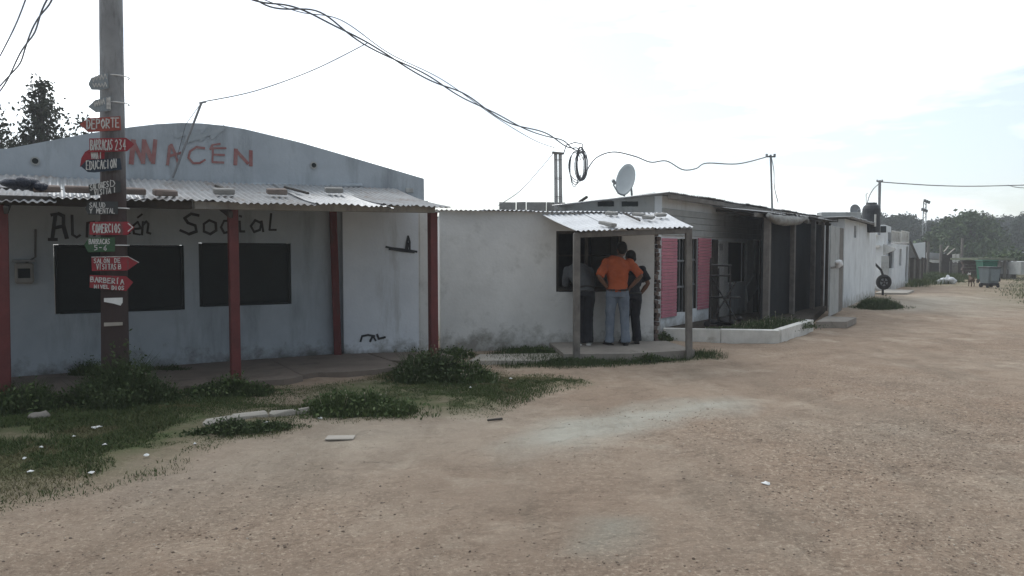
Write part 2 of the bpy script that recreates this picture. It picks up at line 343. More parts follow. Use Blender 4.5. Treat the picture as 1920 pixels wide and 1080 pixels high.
pale3 = [G(*p) for p in ((560, 770), (760, 770), (950, 770), (900, 820), (600, 880), (320, 900), (420, 830))]
grey = [G(*p) for p in ((1100, 968), (1160, 958), (1230, 965), (1215, 1000), (1120, 1040), (1030, 1040), (1060, 1000))]
grey2 = [G(*p) for p in ((1520, 800), (1640, 780), (1760, 800), (1700, 830), (1560, 830))]

def pdist(x, y, poly):
    d = np.full(x.shape, 1e9); n = len(poly)
    for i in range(n):
        a = np.array(poly[i][:2]); b = np.array(poly[i-1][:2]); ab = b-a; L = (ab**2).sum()+1e-9
        t = np.clip(((x-a[0])*ab[0]+(y-a[1])*ab[1])/L, 0, 1)
        d = np.minimum(d, np.hypot(x-a[0]-t*ab[0], y-a[1]-t*ab[1]))
    return np.where(inpoly(x, y, poly), d, -d)
def soft(x, y, poly, wd, ns=1.0, sd=3):
    d = pdist(x, y, poly)+(fbm(x*1.3, y*1.3, sd)-.5)*ns
    return np.clip(d/wd*.5+.5, 0, 1)

def axis(dense0, dense1, step, lo, hi):
    a = list(np.arange(dense0, dense1, step)); s = step; v = a[-1]
    while v < hi: s *= 1.18; v += s; a.append(min(v, hi))
    s = step; v = a[0]; b = []
    while v > lo: s *= 1.18; v -= s; b.append(max(v, lo))
    return np.array(b[::-1]+a)
gx = axis(-9, 11, .07, -300, 300); gy = axis(3.0, 20, .07, -300, 300)
X, Y = np.meshgrid(gx, gy)
near = np.clip((60-np.hypot(X, Y))/40, 0, 1)
Z = ((fbm(X*.5, Y*.5, 1)-.5)*.07+(fbm(X*2.4, Y*2.4, 5)-.5)*.05+(fbm(X*6, Y*6, 9, 3)-.5)*.022)*near-.02
rdv = V((.62, .78, 0)); tr = X*rdv.y-Y*rdv.x            # distance across the lane
for c_, a_ in ((-1.2, .022), (.35, .022), (2.3, .018), (3.8, .018), (-4.2, .02)):
    Z -= a_*np.exp(-((tr-c_-.5*(fbm(X*.25, Y*.25, 71)-.5))/.16)**2)*near*np.clip(fbm(X*.8, Y*.8, 72)*2-.4, 0, 1)
Z = np.where(inpoly(X, Y, lawn), Z+.015, Z)
Z += np.clip((Y-45)/60, 0, 1)*.3*np.clip((X-10)/30, 0, 1)
nx_, ny_ = len(gx), len(gy)
I = np.arange(nx_*ny_).reshape(ny_, nx_)
F = np.stack([I[:-1, :-1], I[:-1, 1:], I[1:, 1:], I[1:, :-1]], -1).reshape(-1, 4)
gm = bpy.data.materials.new('sandy_earth'); gm.use_nodes = True
ground = big('ground', np.stack([X, Y, Z], -1).reshape(-1, 3), F, gm, smooth=True); tag(ground, kind='structure')
def attr(name, arr):
    a = ground.data.attributes.new(name, 'FLOAT', 'POINT'); a.data.foreach_set('value', np.asarray(arr, np.float32).ravel())
g_ = np.maximum.reduce([soft(X, Y, lawn, .35, .5), soft(X, Y, strip, .3, .4), soft(X, Y, verge, 1, 1.5)*.85, soft(X, Y, verge2, 2, 2.5)*.8])
far = np.clip((np.hypot(X, Y)-62)/12, 0, 1); g_ = np.maximum(g_, far)
attr('green', g_)
attr('pale', np.maximum.reduce([soft(X, Y, pale, .32, .8, 11), soft(X, Y, pale2, 2.5, 1.5, 12)*.8, soft(X, Y, pale3, 1.2, 1.2, 17)*.42]))
co_ = np.clip(.34+.9*(fbm(X*.45, Y*.45, 81)-.42)*2+.10*(X-.5)-.11*(Y-6), .12, 1)
attr('coarse', co_)
attr('grey', np.maximum(soft(X, Y, grey, .14, .5, 13)*1.0, soft(X, Y, grey2, .8, 1.2, 14)*.5))
t = gm.node_tree; n = t.nodes; l = t.links; p = n['Principled BSDF']; p.inputs['Roughness'].default_value = .95; p.inputs['Specular IOR Level'].default_value = .15
tcn = n.new('ShaderNodeTexCoord')
def gnoise(scale, detail=8, rough=.6, sx=1, sy=1):
    mpn = n.new('ShaderNodeMapping'); mpn.inputs['Scale'].default_value = (scale*sx, scale*sy, scale); l.new(tcn.outputs['Object'], mpn.inputs[0])
    k = n.new('ShaderNodeTexNoise'); k.inputs['Scale'].default_value = 1; k.inputs['Detail'].default_value = detail; k.inputs['Roughness'].default_value = rough; l.new(mpn.outputs[0], k.inputs['Vector']); return k.outputs[0]
def ramp(v, a, b, lo=0, hi=1):
    k = n.new('ShaderNodeMapRange'); k.inputs[1].default_value = a; k.inputs[2].default_value = b; k.inputs[3].default_value = lo; k.inputs[4].default_value = hi; l.new(v, k.inputs[0]); return k.outputs[0]
def mixc(f, a, b):
    k = n.new('ShaderNodeMix'); k.data_type = 'RGBA'; l.new(f, k.inputs[0])
    for i, q in ((6, a), (7, b)):
        if isinstance(q, tuple): k.inputs[i].default_value = (*q, 1)
        else: l.new(q, k.inputs[i])
    return k.outputs[2]
def gattr(nm):
    k = n.new('ShaderNodeAttribute'); k.attribute_name = nm; return k.outputs['Fac']
def math2(op, a, b):
    k = n.new('ShaderNodeMath'); k.operation = op
    for i, q in enumerate((a, b)):
        if isinstance(q, (int, float)): k.inputs[i].default_value = q
        else: l.new(q, k.inputs[i])
    return k.outputs[0]
cur = mixc(ramp(gnoise(.35), .36, .64), (0.326, 0.244, 0.187), (0.256, 0.182, 0.136))
cur = mixc(ramp(gnoise(1.7, 10, .75), .47, .66, 0, .9), cur, (0.201, 0.143, 0.106))
cur = mixc(ramp(gnoise(.9, 9, .7), .52, .66, 0, .8), cur, (0.395, 0.310, 0.243))
cur = mixc(math2('MULTIPLY', gattr('coarse'), ramp(gnoise(.6), .40, .62, 0, .7)), cur, (.285, .195, .14))
cur = mixc(gattr('pale'), cur, (.385, .35, .30))
cur = mixc(gattr('grey'), cur, (0.284, 0.247, 0.202))
cur = mixc(ramp(gnoise(.9, 8, .7, 1.6, .35), .50, .66, 0, .55), cur, (.19, .145, .11))
rough_ = math2('MULTIPLY', gattr('coarse'), math2('SUBTRACT', 1.0, math2('MULTIPLY', gattr('pale'), .75)))
cur = mixc(math2('MULTIPLY', ramp(gnoise(7, 10, .8), .52, .64, 0, .85), rough_), cur, (0.173, 0.121, 0.090))
cur = mixc(math2('MULTIPLY', ramp(gnoise(34, 5, .8), .52, .64, 0, .9), math2('ADD', .15, rough_)), cur, (0.499, 0.389, 0.301))
cur = mixc(math2('MULTIPLY', ramp(gnoise(27, 5, .8), .53, .64, 0, .9), rough_), cur, (0.125, 0.090, 0.068))
vo = n.new('ShaderNodeTexVoronoi'); vo.inputs['Scale'].default_value = 70; l.new(tcn.outputs['Object'], vo.inputs['Vector'])
gc = mixc(ramp(gnoise(3.0), .35, .65), (.075, .095, .038), (.15, .13, .08))
cur = mixc(math2('MULTIPLY', gattr('green'), ramp(gnoise(5, 6, .7), .25, .5, .6, 1)), cur, gc)
hs_ = n.new('ShaderNodeMix'); hs_.data_type = 'RGBA'; hs_.blend_type = 'MULTIPLY'; hs_.inputs[0].default_value = 1; l.new(cur, hs_.inputs[6]); hs_.inputs[7].default_value = (1.25, 1.31, 1.29, 1)
l.new(hs_.outputs[2], p.inputs['Base Color'])
hh = math2('ADD', math2('MULTIPLY', gnoise(5, 9, .75), .10), math2('MULTIPLY', gnoise(24, 6, .8), .03))
hh = math2('ADD', hh, math2('MULTIPLY', vo.outputs['Distance'], -.006))
hh = math2('ADD', hh, math2('MULTIPLY', ramp(gnoise(2.6, 5, .55), .40, .5), .035))
bp = n.new('ShaderNodeBump'); bp.inputs['Strength'].default_value = .8; bp.inputs['Distance'].default_value = 1; l.new(hh, bp.inputs['Height']); l.new(bp.outputs[0], p.inputs['Normal'])

# ------------------------------------------------------------------ walls, sheets, strokes
def wall(mb, P0, u, L, z0, top, holes=(), t=.15, ds=.35, wob=.006, seed=1):
    """plastered wall from P0 along u; n = outward side; top(s) height; holes (s0, s1, z0, z1)"""
    u = V(u); nn = V((u.y, -u.x, 0)); top = top if callable(top) else (lambda s, c=top: c)
    edges = sorted({e for h in holes for e in h[:2]}); ss = [0.0, L]+[e for e in edges if 0 < e < L]
    for k in np.linspace(0, L, max(2, int(L/ds)+1)):
        if min(abs(k-e) for e in ss) > .06: ss.append(float(k))
    ss = sorted(ss); zt = min(top(s) for s in ss)
    zz = [z0]+sorted({e for h in holes for e in h[2:]}-{z0})
    for k in np.linspace(z0, zt-.05, max(2, int((zt-z0)/ds)+1)):
        if min(abs(k-e) for e in zz) > .06: zz.append(float(k))
    zz = sorted(zz); nz_ = len(zz)
    def solid(i, k):
        if i < 0 or k < 0 or i >= len(ss)-1 or k >= nz_: return False
        sm = (ss[i]+ss[i+1])/2; zm = (zz[k]+(zz[k+1] if k+1 < nz_ else zz[k]+.01))/2
        return not any(h[0] < sm < h[1] and h[2] < zm < h[3] for h in holes)
    ids = {}
    def vid(i, k, b):
        if (i, k, b) not in ids:
            s = ss[i]; z = zz[k] if k < nz_ else top(s)
            o = -t if b else (float(vnoise(s*1.4, z*1.4, seed))-.5)*2*wob
            q = P0+u*s+nn*o; ids[i, k, b] = len(mb.v); mb.v.append((q.x, q.y, z))
        return ids[i, k, b]
    for i in range(len(ss)-1):
        for k in range(nz_):
            if not solid(i, k): continue
            a, b, c, d = (i, k), (i+1, k), (i+1, k+1), (i, k+1)
            mb.f.append(tuple(vid(*q, 0) for q in (a, b, c, d))); mb.f.append(tuple(vid(*q, 1) for q in (d, c, b, a)))
            for (e0, e1, nb) in ((a, b, (i, k-1)), (b, c, (i+1, k)), (c, d, (i, k+1)), (d, a, (i-1, k))):
                if not solid(*nb): mb.f.append((vid(*e0, 0), vid(*e0, 1), vid(*e1, 1), vid(*e1, 0)))
    return mb
def corr(mb, A, B, C, Dd, wl=.078, amp=.011, nv=4, th=.003, sag=0.0, jag=0.0, seed=0):
    """corrugated sheet: A-B lower edge, Dd-C upper edge, ridges run from upper to lower"""
    A, B, C, Dd = map(V, (A, B, C, Dd)); wdt = (B-A).length; nw = max(2, round(wdt/wl)); m = nw*6
    nrm = (B-A).cross(Dd-A).normalized(); nrm = nrm if nrm.z > 0 else -nrm
    vs = []; fs = []
    for lay in (0, 1):
        for j in range(nv+1):
            v = j/nv
            for i in range(m+1):
                u = i/m; lo = A.lerp(B, u); hi = Dd.lerp(C, u); q = lo.lerp(hi, v)
                if jag and j == 0: q = q+(lo-hi).normalized()*jag*(float(vnoise(u*9, seed, 4))-.5)
                q = q+nrm*(amp*math.sin(2*math.pi*nw*u)-lay*th)+V((0, 0, -sag*4*v*(1-v)*(0.5+float(vnoise(u*3, v*2, seed)))))
                vs.append(q)
    W = m+1; K = W*(nv+1)
    for j in range(nv):
        for i in range(m):
            a = j*W+i; fs.append((a, a+1, a+W+1, a+W)); fs.append((K+a+W, K+a+W+1, K+a+1, K+a))
    for i in range(m): fs.append((i, K+i, K+i+1, i+1)); b = nv*W+i; fs.append((b, b+1, K+b+1, K+b))
    for j in range(nv): a = j*W; fs.append((a, a+W, K+a+W, K+a)); a += m; fs.append((a, K+a, K+a+W, a+W))
    return mb.add(vs, fs)
def stroke(mb, pts, wd, nrm, off0=.003):
    """painted line on a plane: flat ribbon pieces just proud of it"""
    nrm = V(nrm).normalized()
    for i in range(len(pts)-1):
        a, b = V(pts[i]), V(pts[i+1]); d = b-a
        if d.length < 1e-6: continue
        d.normalize(); sd = nrm.cross(d)*wd*.5*random.uniform(.88, 1.12); o = nrm*(off0+.0007*((len(mb.f)) % 9)); e = d*wd*.32
        mb.add([a-e-sd+o, b+e-sd+o, b+e+sd+o, a-e+sd+o], [(0, 1, 2, 3)])
    return mb
FONT = {
 'A': [[(0, 0), (.45, 1), (.9, 0)], [(.2, .4), (.75, .4)]], 'B': [[(0, 0), (0, 1), (.6, .95), (.65, .6), (0, .52), (.75, .42), (.7, .05), (0, 0)]],
 'C': [[(.8, .85), (.4, 1), (.05, .7), (.05, .3), (.4, 0), (.8, .15)]], 'D': [[(0, 0), (0, 1), (.55, .9), (.8, .5), (.55, .1), (0, 0)]],
 'E': [[(.75, 1), (0, 1), (0, 0), (.78, 0)], [(0, .52), (.6, .52)]], 'G': [[(.8, .85), (.4, 1), (.05, .65), (.05, .3), (.4, 0), (.8, .15), (.8, .45), (.5, .45)]],
 'I': [[(.3, 0), (.3, 1)]], 'L': [[(0, 1), (0, 0), (.7, 0)]], 'M': [[(0, 0), (.08, 1), (.45, .4), (.82, 1), (.92, 0)]], 'N': [[(0, 0), (0, 1), (.75, 0), (.75, 1)]],
 'O': [[(.4, 1), (.05, .7), (.05, .3), (.4, 0), (.75, .3), (.75, .7), (.4, 1)]], 'P': [[(0, 0), (0, 1), (.7, .9), (.7, .58), (0, .48)]],
 'R': [[(0, 0), (0, 1), (.7, .9), (.68, .58), (0, .48), (.78, 0)]], 'S': [[(.75, .88), (.4, 1), (.08, .78), (.2, .57), (.62, .42), (.74, .2), (.4, 0), (.04, .12)]],
 'T': [[(0, 1), (.85, 1)], [(.42, 1), (.42, 0)]], 'U': [[(0, 1), (.05, .2), (.4, 0), (.72, .2), (.78, 1)]], 'V': [[(0, 1), (.4, 0), (.8, 1)]], 'Y': [[(0, 1), (.4, .5), (.8, 1)], [(.4, .5), (.4, 0)]],
 '2': [[(.05, .8), (.4, 1), (.7, .75), (.05, 0), (.75, 0)]], '3': [[(.05, .95), (.65, .9), (.3, .55), (.7, .3), (.4, 0), (.05, .1)]], '4': [[(.55, 0), (.55, 1), (.05, .35), (.75, .35)]],
 '5': [[(.7, 1), (.1, 1), (.1, .58), (.6, .55), (.65, .15), (.05, 0)]], '6': [[(.6, 1), (.1, .5), (.1, .15), (.5, 0), (.7, .25), (.5, .5), (.1, .4)]], '-': [[(.1, .5), (.6, .5)]], '>': [[(.1, 1), (.8, .5), (.1, 0)]],
 'Ó': [[(.4, .95), (.05, .65), (.05, .3), (.4, 0), (.75, .3), (.75, .65), (.4, .95)], [(.35, 1.1), (.6, 1.3)]], 'Í': [[(.3, 0), (.3, .9)], [(.25, 1.08), (.5, 1.28)]], 'É': [[(.75, .9), (0, .9), (0, 0), (.78, 0)], [(0, .47), (.6, .47)], [(.25, 1.05), (.6, 1.3)]],
}
def text(mb, s, x0, x1, yb, yt, put, nrm, wd, slope=0.0):
    """hand lettering: s between x0..x1, baseline yb, cap line yt (photo measures), put() maps to the board's plane"""
    cw = (x1-x0)/len(s)
    for i, ch in enumerate(s):
        for pl in FONT.get(ch, []):
            j = random.uniform(-.05, .05)
            stroke(mb, [put(x0+cw*(i+px*.86), yb+(yt-yb)*(py+j)-slope*cw*i) for px, py in pl], wd, nrm)

# ------------------------------------------------------------------ the store (gable front, porch)
st = thing('store_building', 'long blue grey store with a low gable, painted words and a red posted porch', 'building', tuple(A0))
def gz(px, py): return onA(px, py)
prof = [(sA(gz(x, y)), gz(x, y).z) for x, y in ((0, 281), (60, 270), (150, 253), (230, 240), (300, 232), (345, 230), (395, 232), (450, 240), (560, 266), (680, 301), (795, 335))]
sl0, sl1 = -3.6, prof[-1][0]
ps = [sl0, -2.0]+[q[0] for q in prof]; pz = [2.62, 2.78]+[q[1] for q in prof]
def topA(s): return float(np.interp(s+sl0, ps, pz))
def hole(fn, s_of, x0, y0, x1, y1): a = fn(x0, y0); b = fn(x1, y1); return (s_of(a), s_of(b), b.z, a.z)
hA = []
for (x0, y0, x1, y1) in ((100, 458, 347, 581), (372, 455, 547, 570)):
    h = hole(onA, sA, x0, y0, x1, y1); hA.append((h[0]-sl0, h[1]-sl0, h[2], h[3]))
PA = A0+uA*sl0
mb = MB(); wall(mb, PA, uA, sl1-sl0, -.1, topA, hA, t=.2, ds=.28, wob=.008)
wA = mb.build('wall', M['blue_wall'], st)
for h in hA:
    c = PA+uA*((h[0]+h[1])/2)+V((0, 0, (h[2]+h[3])/2)); W_, H_ = h[1]-h[0], h[3]-h[2]
    wn = MB().box(c-nA*.06, (W_-.01, .02, H_-.01), uA).build('window_shutter', M['shutter'], st)
    f = MB()
    for sg in (-1, 1):
        f.box(c+uA*sg*(W_/2-.022)-nA*.035, (.04, .03, H_-.012), uA); f.box(c+V((0, 0, sg*(H_/2-.022)))-nA*.0355, (W_-.1, .028, .04), uA)
    f.build('frame', M['shutter'], wn)
# right-hand bay, its wall a little in front of the gable
B0, B1 = G(642, 662, zf), G(802, 663, .02); B0.z = B1.z = 0; B0 = B0+nA*.07; B1 = B1+nA*.04
uB = (B1-B0).normalized(); nB = V((uB.y, -uB.x, 0)); LB = (B1-B0).length
def onB(px, py, off=0.0): return RP(px, py, B0+nB*off, nB)
wall(MB(), B0, uB, LB, -.1, 2.42, t=.18, ds=.25, wob=.003, seed=5).build('bay_wall', M['bay_wall'], st)
q = B1+uB*0; wall(MB(), B1-uB*.003, V((-nB.x, -nB.y, 0)), 1.4, -.1, 2.42, t=.15, seed=6).build('bay_wall', M['white_wall'], st)
# side and back walls, curved sheet roof
DEP = 7.5
E1 = PA+uA*(sl1-sl0)
wall(MB(), E1-nA*.2, -nA, DEP, -.1, topA(sl1-sl0)-.25, t=.18, ds=.7).build('side_wall', M['blue_wall'], st)
wall(MB(), PA-nA*DEP, nA, DEP-.2, -.1, topA(0)-.25, t=.18, ds=.7).build('side_wall', M['blue_wall'], st)
ss = np.linspace(0, sl1-sl0, 60); mb = MB(); vs = []; fs = []
for k, d in enumerate((.02, -DEP-.3)):
    for s in ss:
        q = PA+uA*float(s)+nA*(-.2+d if k == 0 else d); vs.append((q.x, q.y, topA(float(s))-.10))
for i in range(59): fs.append((i, i+1, 61+i, 60+i))
mb.add(vs, fs); nb = len(ss)*2; mb.add([(a, b, c-.04) for a, b, c in vs], [f[::-1] for f in fs]); mb.build('roof', M['tin'], st)
# fixings on the gable
for x, y in ((66, 302), (588, 310)):
    c = onA(x, y); v_ = MB().tube([c-nA*.05, c+nA*.015], .055, 12).build('vent', M['grey_wall'], st)
    MB().tube([c+nA*.012, c+nA*.02], .036, 10).build('opening', M['shutter'], v_)
for x0, y0, x1, y1 in ((655, 352, 684, 362),):
    c = onA((x0+x1)/2+98, (y0+y1)/2); MB().box(c+nA*.006, (.13, .02, .07), uA).build('vent', M['grey_wall'], st)
mb = MB()
for x in range(-160, 660, 60):   # mortar ledge over the porch sheets
    a = onA(x, 338+(x > 250)*6+x*.006, .02); b = onA(x+59, 338+(x+60 > 250)*6+x*.006, .02); mb.bar(a, b, .05, .045, wob=.006)
mb.build('ledge', M['blue_wall'], st, kind='stuff')
# painted words
def paint(lines, on, nrm, wd, mt, name='letter', parent=st):
    mb = MB()
    for pl in lines: stroke(mb, [on(*q) for q in pl], wd, nrm, .012)
    return mb.build(name, mt, parent, recalc=False)
red = M['paint_red']
paint([[(168, 310), (180, 268), (192, 309)], [(172, 295), (188, 295)]], onA, nA, .045, red)
paint([[(204, 264), (204, 308), (224, 308)]], onA, nA, .05, red)
paint([[(246, 306), (250, 264)], [(250, 266), (266, 300)], [(268, 305), (270, 264)], [(271, 268), (284, 300)], [(287, 305), (291, 264)]], onA, nA, .055, red)
paint([[(314, 309), (318, 275), (321, 272)], [(321, 272), (329, 290), (334, 307)], [(316, 293), (338, 287)]], onA, nA, .035, red)
paint([[(383, 278), (368, 276), (356, 284), (353, 296), (362, 306), (374, 306), (384, 300)]], onA, nA, .03, red)
paint([[(423, 278), (399, 278), (398, 304), (419, 305)], [(399, 290), (420, 291)], [(394, 280), (398, 272), (412, 270)]], onA, nA, .028, red)
paint([[(441, 308), (442, 281)], [(443, 283), (464, 306)], [(470, 310), (470, 284)]], onA, nA, .05, red)
paint([[(330, 256), (352, 248), (350, 262), (372, 246), (376, 262), (392, 242), (398, 258), (420, 238)], [(346, 266), (416, 242)]], onA, nA, .05, M['paint_faint'], 'faded_marking')
bk = M['paint_black']
paint([[(98, 449), (104, 402)], [(97, 403), (110, 401), (119, 405), (119, 424), (125, 446)], [(103, 427), (119, 424)], [(92, 449), (106, 449)]], onA, nA, .042, bk)
paint([[(135, 404), (136, 440), (144, 445), (150, 441)]], onA, nA, .03, bk)
paint([[(163, 444), (164, 418), (176, 416), (177, 442)], [(177, 420), (189, 416), (191, 441)]], onA, nA, .03, bk)
paint([[(212, 420), (203, 416), (196, 430), (203, 442), (213, 438), (214, 416), (218, 442)]], onA, nA, .03, bk)
paint([[(242, 420), (232, 416), (226, 428), (232, 440), (243, 437)]], onA, nA, .03, bk)
paint([[(228+20, 430), (264, 428), (258, 416), (249, 424), (251, 438), (262, 440)], [(258, 408), (266, 402)]], onA, nA, .028, bk)
paint([[(266, 440), (268, 416)], [(268, 422), (274, 415), (278, 420), (276, 436), (282, 438)]], onA, nA, .03, bk)
paint([[(372, 404), (358, 401), (346, 409), (352, 418), (366, 423), (368, 434), (354, 439), (338, 432)]], onA, nA, .038, bk)
paint([[(392, 413), (382, 420), (382, 434), (394, 439), (405, 432), (404, 418), (392, 413)]], onA, nA, .034, bk)
paint([[(431, 414), (420, 414), (414, 426), (420, 437), (431, 434)]], onA, nA, .032, bk)
paint([[(449, 415), (450, 434), (458, 434)], [(449, 405), (452, 406)]], onA, nA, .032, bk)
paint([[(489, 418), (478, 413), (470, 424), (476, 435), (487, 431), (490, 415), (493, 434)]], onA, nA, .032, bk)
paint([[(508, 401), (505, 431), (517, 431)]], onA, nA, .032, bk)
# what stays of the wall painting in the bay: a serving tray with a bottle and the scribble by the ground
MB().box(B1-uB*.07+nB*.002+V((0, 0, 1.2)), (.13, .012, 2.35), uB, bev=.004, wob=.003).build('corner_strip', M['white_wall'], st)
paint([[(724, 463), (737, 466), (755, 468), (770, 470), (781, 472)], [(730, 467), (750, 470), (776, 473)]], onB, nB, .035, bk, 'painted_tray')
paint([[(761, 466), (763, 452), (765, 443)], [(768, 468), (768, 454), (765, 443)], [(764, 466), (765, 456)], [(763, 455), (763, 461)]], onB, nB, .03, bk, 'painted_bottle')
paint([[(676, 640), (679, 630), (690, 628), (702, 630)], [(694, 640), (699, 629), (704, 638)], [(707, 627), (710, 635), (722, 632)]], onB, nB, .03, bk, 'painted_scribble')
# meter box by the window
c = onA(46, 512); mt_ = thing('electric_meter', 'small dark meter box on the wall beside the porch end post', 'meter box', tuple(c+nA*.01))
MB().box(c+nA*.07, (.2, .12, .26), uA, bev=.02).build('body', M['grey_brick'], mt_)
MB().box(c+nA*.07+V((0, 0, .155)), (.24, .15, .03), uA).build('cover', M['steel'], mt_)
MB().tube([c+nA*.05+uA*.02+V((0, 0, .13)), c+nA*.05+uA*.12+V((0, 0, .2)), c+nA*.02+uA*.13+V((0, 0, .55))], .012, 6).build('conduit', M['wire'], mt_)
MB().box(c+nA*.131, (.13, .006, .12), uA).build('glass', M['shutter'], mt_)

# porch awning: posts, beams, sheets
aw = thing('porch_awning', 'store porch roof of patched corrugated sheets on red timber posts', 'awning', tuple(A0+nA*1.0))
T1 = G(441, 713, zf); dF = (T1-A0).dot(nA)               # distance of post line from wall
def onP(px, py): return RP(px, py, A0+nA*dF, nA)
posts = [(4, 8), (436, 442), (811, 813)]
for (xt, xb) in posts:
    a = onP(xb, 700); a.z = 0; tp = onP(xt, 392); tp.z = 2.17
    MB().bar(a-V((0, 0, .15)), tp, .112, .112, up=nA, bev=.008, wob=.003).build('post', M['red_post'], aw)
a = G(634, 664, zf); MB().bar(V((a.x, a.y, -.1)), V((a.x-.06, a.y+.02, 2.3)), .11, .11, up=nB).build('post', M['red_post'], aw)
zF = lambda s: float(np.interp(s, [-4, 0, 3, 5.5, 7.6], [2.19, 2.205, 2.22, 2.27, 2.36]))   # front edge height
zW = lambda s: float(np.interp(s, [-4, 0, 3, 6, 7.6], [2.50, 2.56, 2.60, 2.64, 2.66]))      # height at the wall
sE = sA(onP(826, 375))
def awp(s, v, dz=0.0):
    q = A0+uA*s+nA*(.02+(dF+.16)*v); q.z = zW(s)+(zF(s)-zW(s))*v+dz; return q
nS = 9; s_edges = list(np.linspace(-3.2, sE, nS+1))
for i in range(nS):
    a, b = s_edges[i]-.03, s_edges[i+1]+.05; j0, j1, fv = (random.uniform(-.012, .012) for _ in range(3)); o = .012*(i % 2)
    ex = random.uniform(-.06, .12); j0 -= .05*(i in (2, 3)); j1 -= .03*(i == 3)
    mt = M['porch_tin'] if i % 3 != 1 else M['tin']
    corr(MB(), awp(a, 1+ex, o+j0*2), awp(b, 1+ex+fv, o+j1*2), awp(b, 0, o), awp(a, 0, o), nv=5, sag=.03, jag=.14, seed=i).build('roof_sheet', mt, aw)
def under(s, v, dz): return awp(s, v, dz)
for k, (v, dz, w_, h_) in enumerate(((.93, -.08, .05, .10), (.08, -.085, .05, .09), (.5, -.075, .045, .07))):
    cuts = [-3.2, 1.9, sE-.1] if k == 0 else [-3.2, 2.4, sE-.15]
    for a, b in zip(cuts[:-1], cuts[1:]): MB().bar(under(a+.01, v, dz), under(b-.01, v, dz), w_, h_, wob=.004).build('beam', M['pale_glare_wood'] if (k == 0 and a > 0) else M['dark_wood'], aw)
for s in (-2.2, 0.1, 2.3):
    MB().bar(under(s, .02, -.16), under(s, .99, -.165), .05, .08, wob=.003).build('rafter', M['dark_wood'], aw)
# loose weights lying on the sheets
pA0, pA1, pA2 = awp(0, 0), awp(5, 0), awp(2.5, 1); nAw = (pA1-pA0).cross(pA2-pA0).normalized(); nAw = nAw if nAw.z > 0 else -nAw
def onAw(px, py): return RP(px, py, pA0+V((0, 0, .02)), nAw)
alongA = (pA1-pA0).normalized()
wts = [(88, 360, 'dark brick lying on the porch roof, next to the bundled bag', 'brick'), (146, 361, 'dull brick on the porch roof just left of the sign pole', 'brick'), (250, 364, 'dark brick on the porch roof right beside the sign pole', 'brick'), (310, 367, 'brick on the porch roof under the foot of the leaning mast', 'brick'),
       (420, 364, 'mossy block on the porch roof above the middle red post', 'grey_brick'), (519, 364, 'brick with a dark hole on the porch roof between middle and corner posts', 'brick'), (626, 361, 'pale grey block on the porch roof above the bay', 'grey_brick')]
for i, (x, y, lb, mt) in enumerate(wts):
    c = onAw(x, y); u = (alongA+nA*random.uniform(-.2, .2)).normalized(); MB().box(c+nAw*.035, (.25, .12, .07), u, nAw, bev=.012, wob=.004).solo('brick', M[mt], lb, 'brick', 'bricks weighing down the porch roof')
for (xa, ya, xb, yb, lb) in ((170, 352, 193, 362, 'short dark stick lying on the porch roof by the sign pole'), (404, 352, 432, 362, 'dark lath lying on the porch roof over the middle post'), (533, 354, 578, 366, 'thin lath lying askew on the porch roof near the bay')):
    MB().bar(onAw(xa, ya)+nAw*.025, onAw(xb, yb)+nAw*.025, .03, .03, up=nAw).solo('lath', M['dark_wood'], lb, 'stick', 'laths lying on the porch roof')
c = onAw(38, 358); mb = MB()
for k in range(9): mb.ball(c+uA*random.uniform(-.22, .22)+nA*random.uniform(-.15, .15)+nAw*random.uniform(.03, .09), V((random.uniform(.07, .12),)*2+(random.uniform(.04, .07),)), 10, 7)
mb.solo('plastic_bundle', M['blue_bag'], 'dark blue plastic bundle heaped on the left end of the porch roof', 'bundle', smooth=True)
# leaning mast on the gable
a, b = onA(324, 333, .06), onA(378, 192, .35); mast = thing('antenna_mast', 'thin leaning pole against the store gable with a wire at its tip', 'mast', tuple(a))
MB().tube([a, a.lerp(b, .5), b], .016, 8).build('pole', M['steel'], mast)
MB().tube([b-V((.03, 0, .01)), b+V((.06, 0, .01))], .014, 6).build('bracket', M['steel'], mast)
MB().tube([b, b.lerp(a, .3)+uA*-.09, b.lerp(a, .75)+uA*-.04], .004, 5).build('lead', M['wire'], mast)

# porch floor: cracked concrete slabs
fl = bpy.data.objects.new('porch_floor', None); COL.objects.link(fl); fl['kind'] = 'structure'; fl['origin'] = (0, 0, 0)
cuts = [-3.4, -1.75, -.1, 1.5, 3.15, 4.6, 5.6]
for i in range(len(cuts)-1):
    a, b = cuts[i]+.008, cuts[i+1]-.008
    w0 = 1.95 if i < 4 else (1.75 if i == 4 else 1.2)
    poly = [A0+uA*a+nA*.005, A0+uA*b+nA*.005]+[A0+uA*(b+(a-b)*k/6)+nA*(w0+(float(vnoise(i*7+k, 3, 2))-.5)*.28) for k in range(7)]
    dz = random.uniform(-.006, .006); mb = MB().prism([q+V((0, 0, zf+dz)) for q in poly], (0, 0, -.2)); mb.build('slab', M['porch_concrete'], fl)

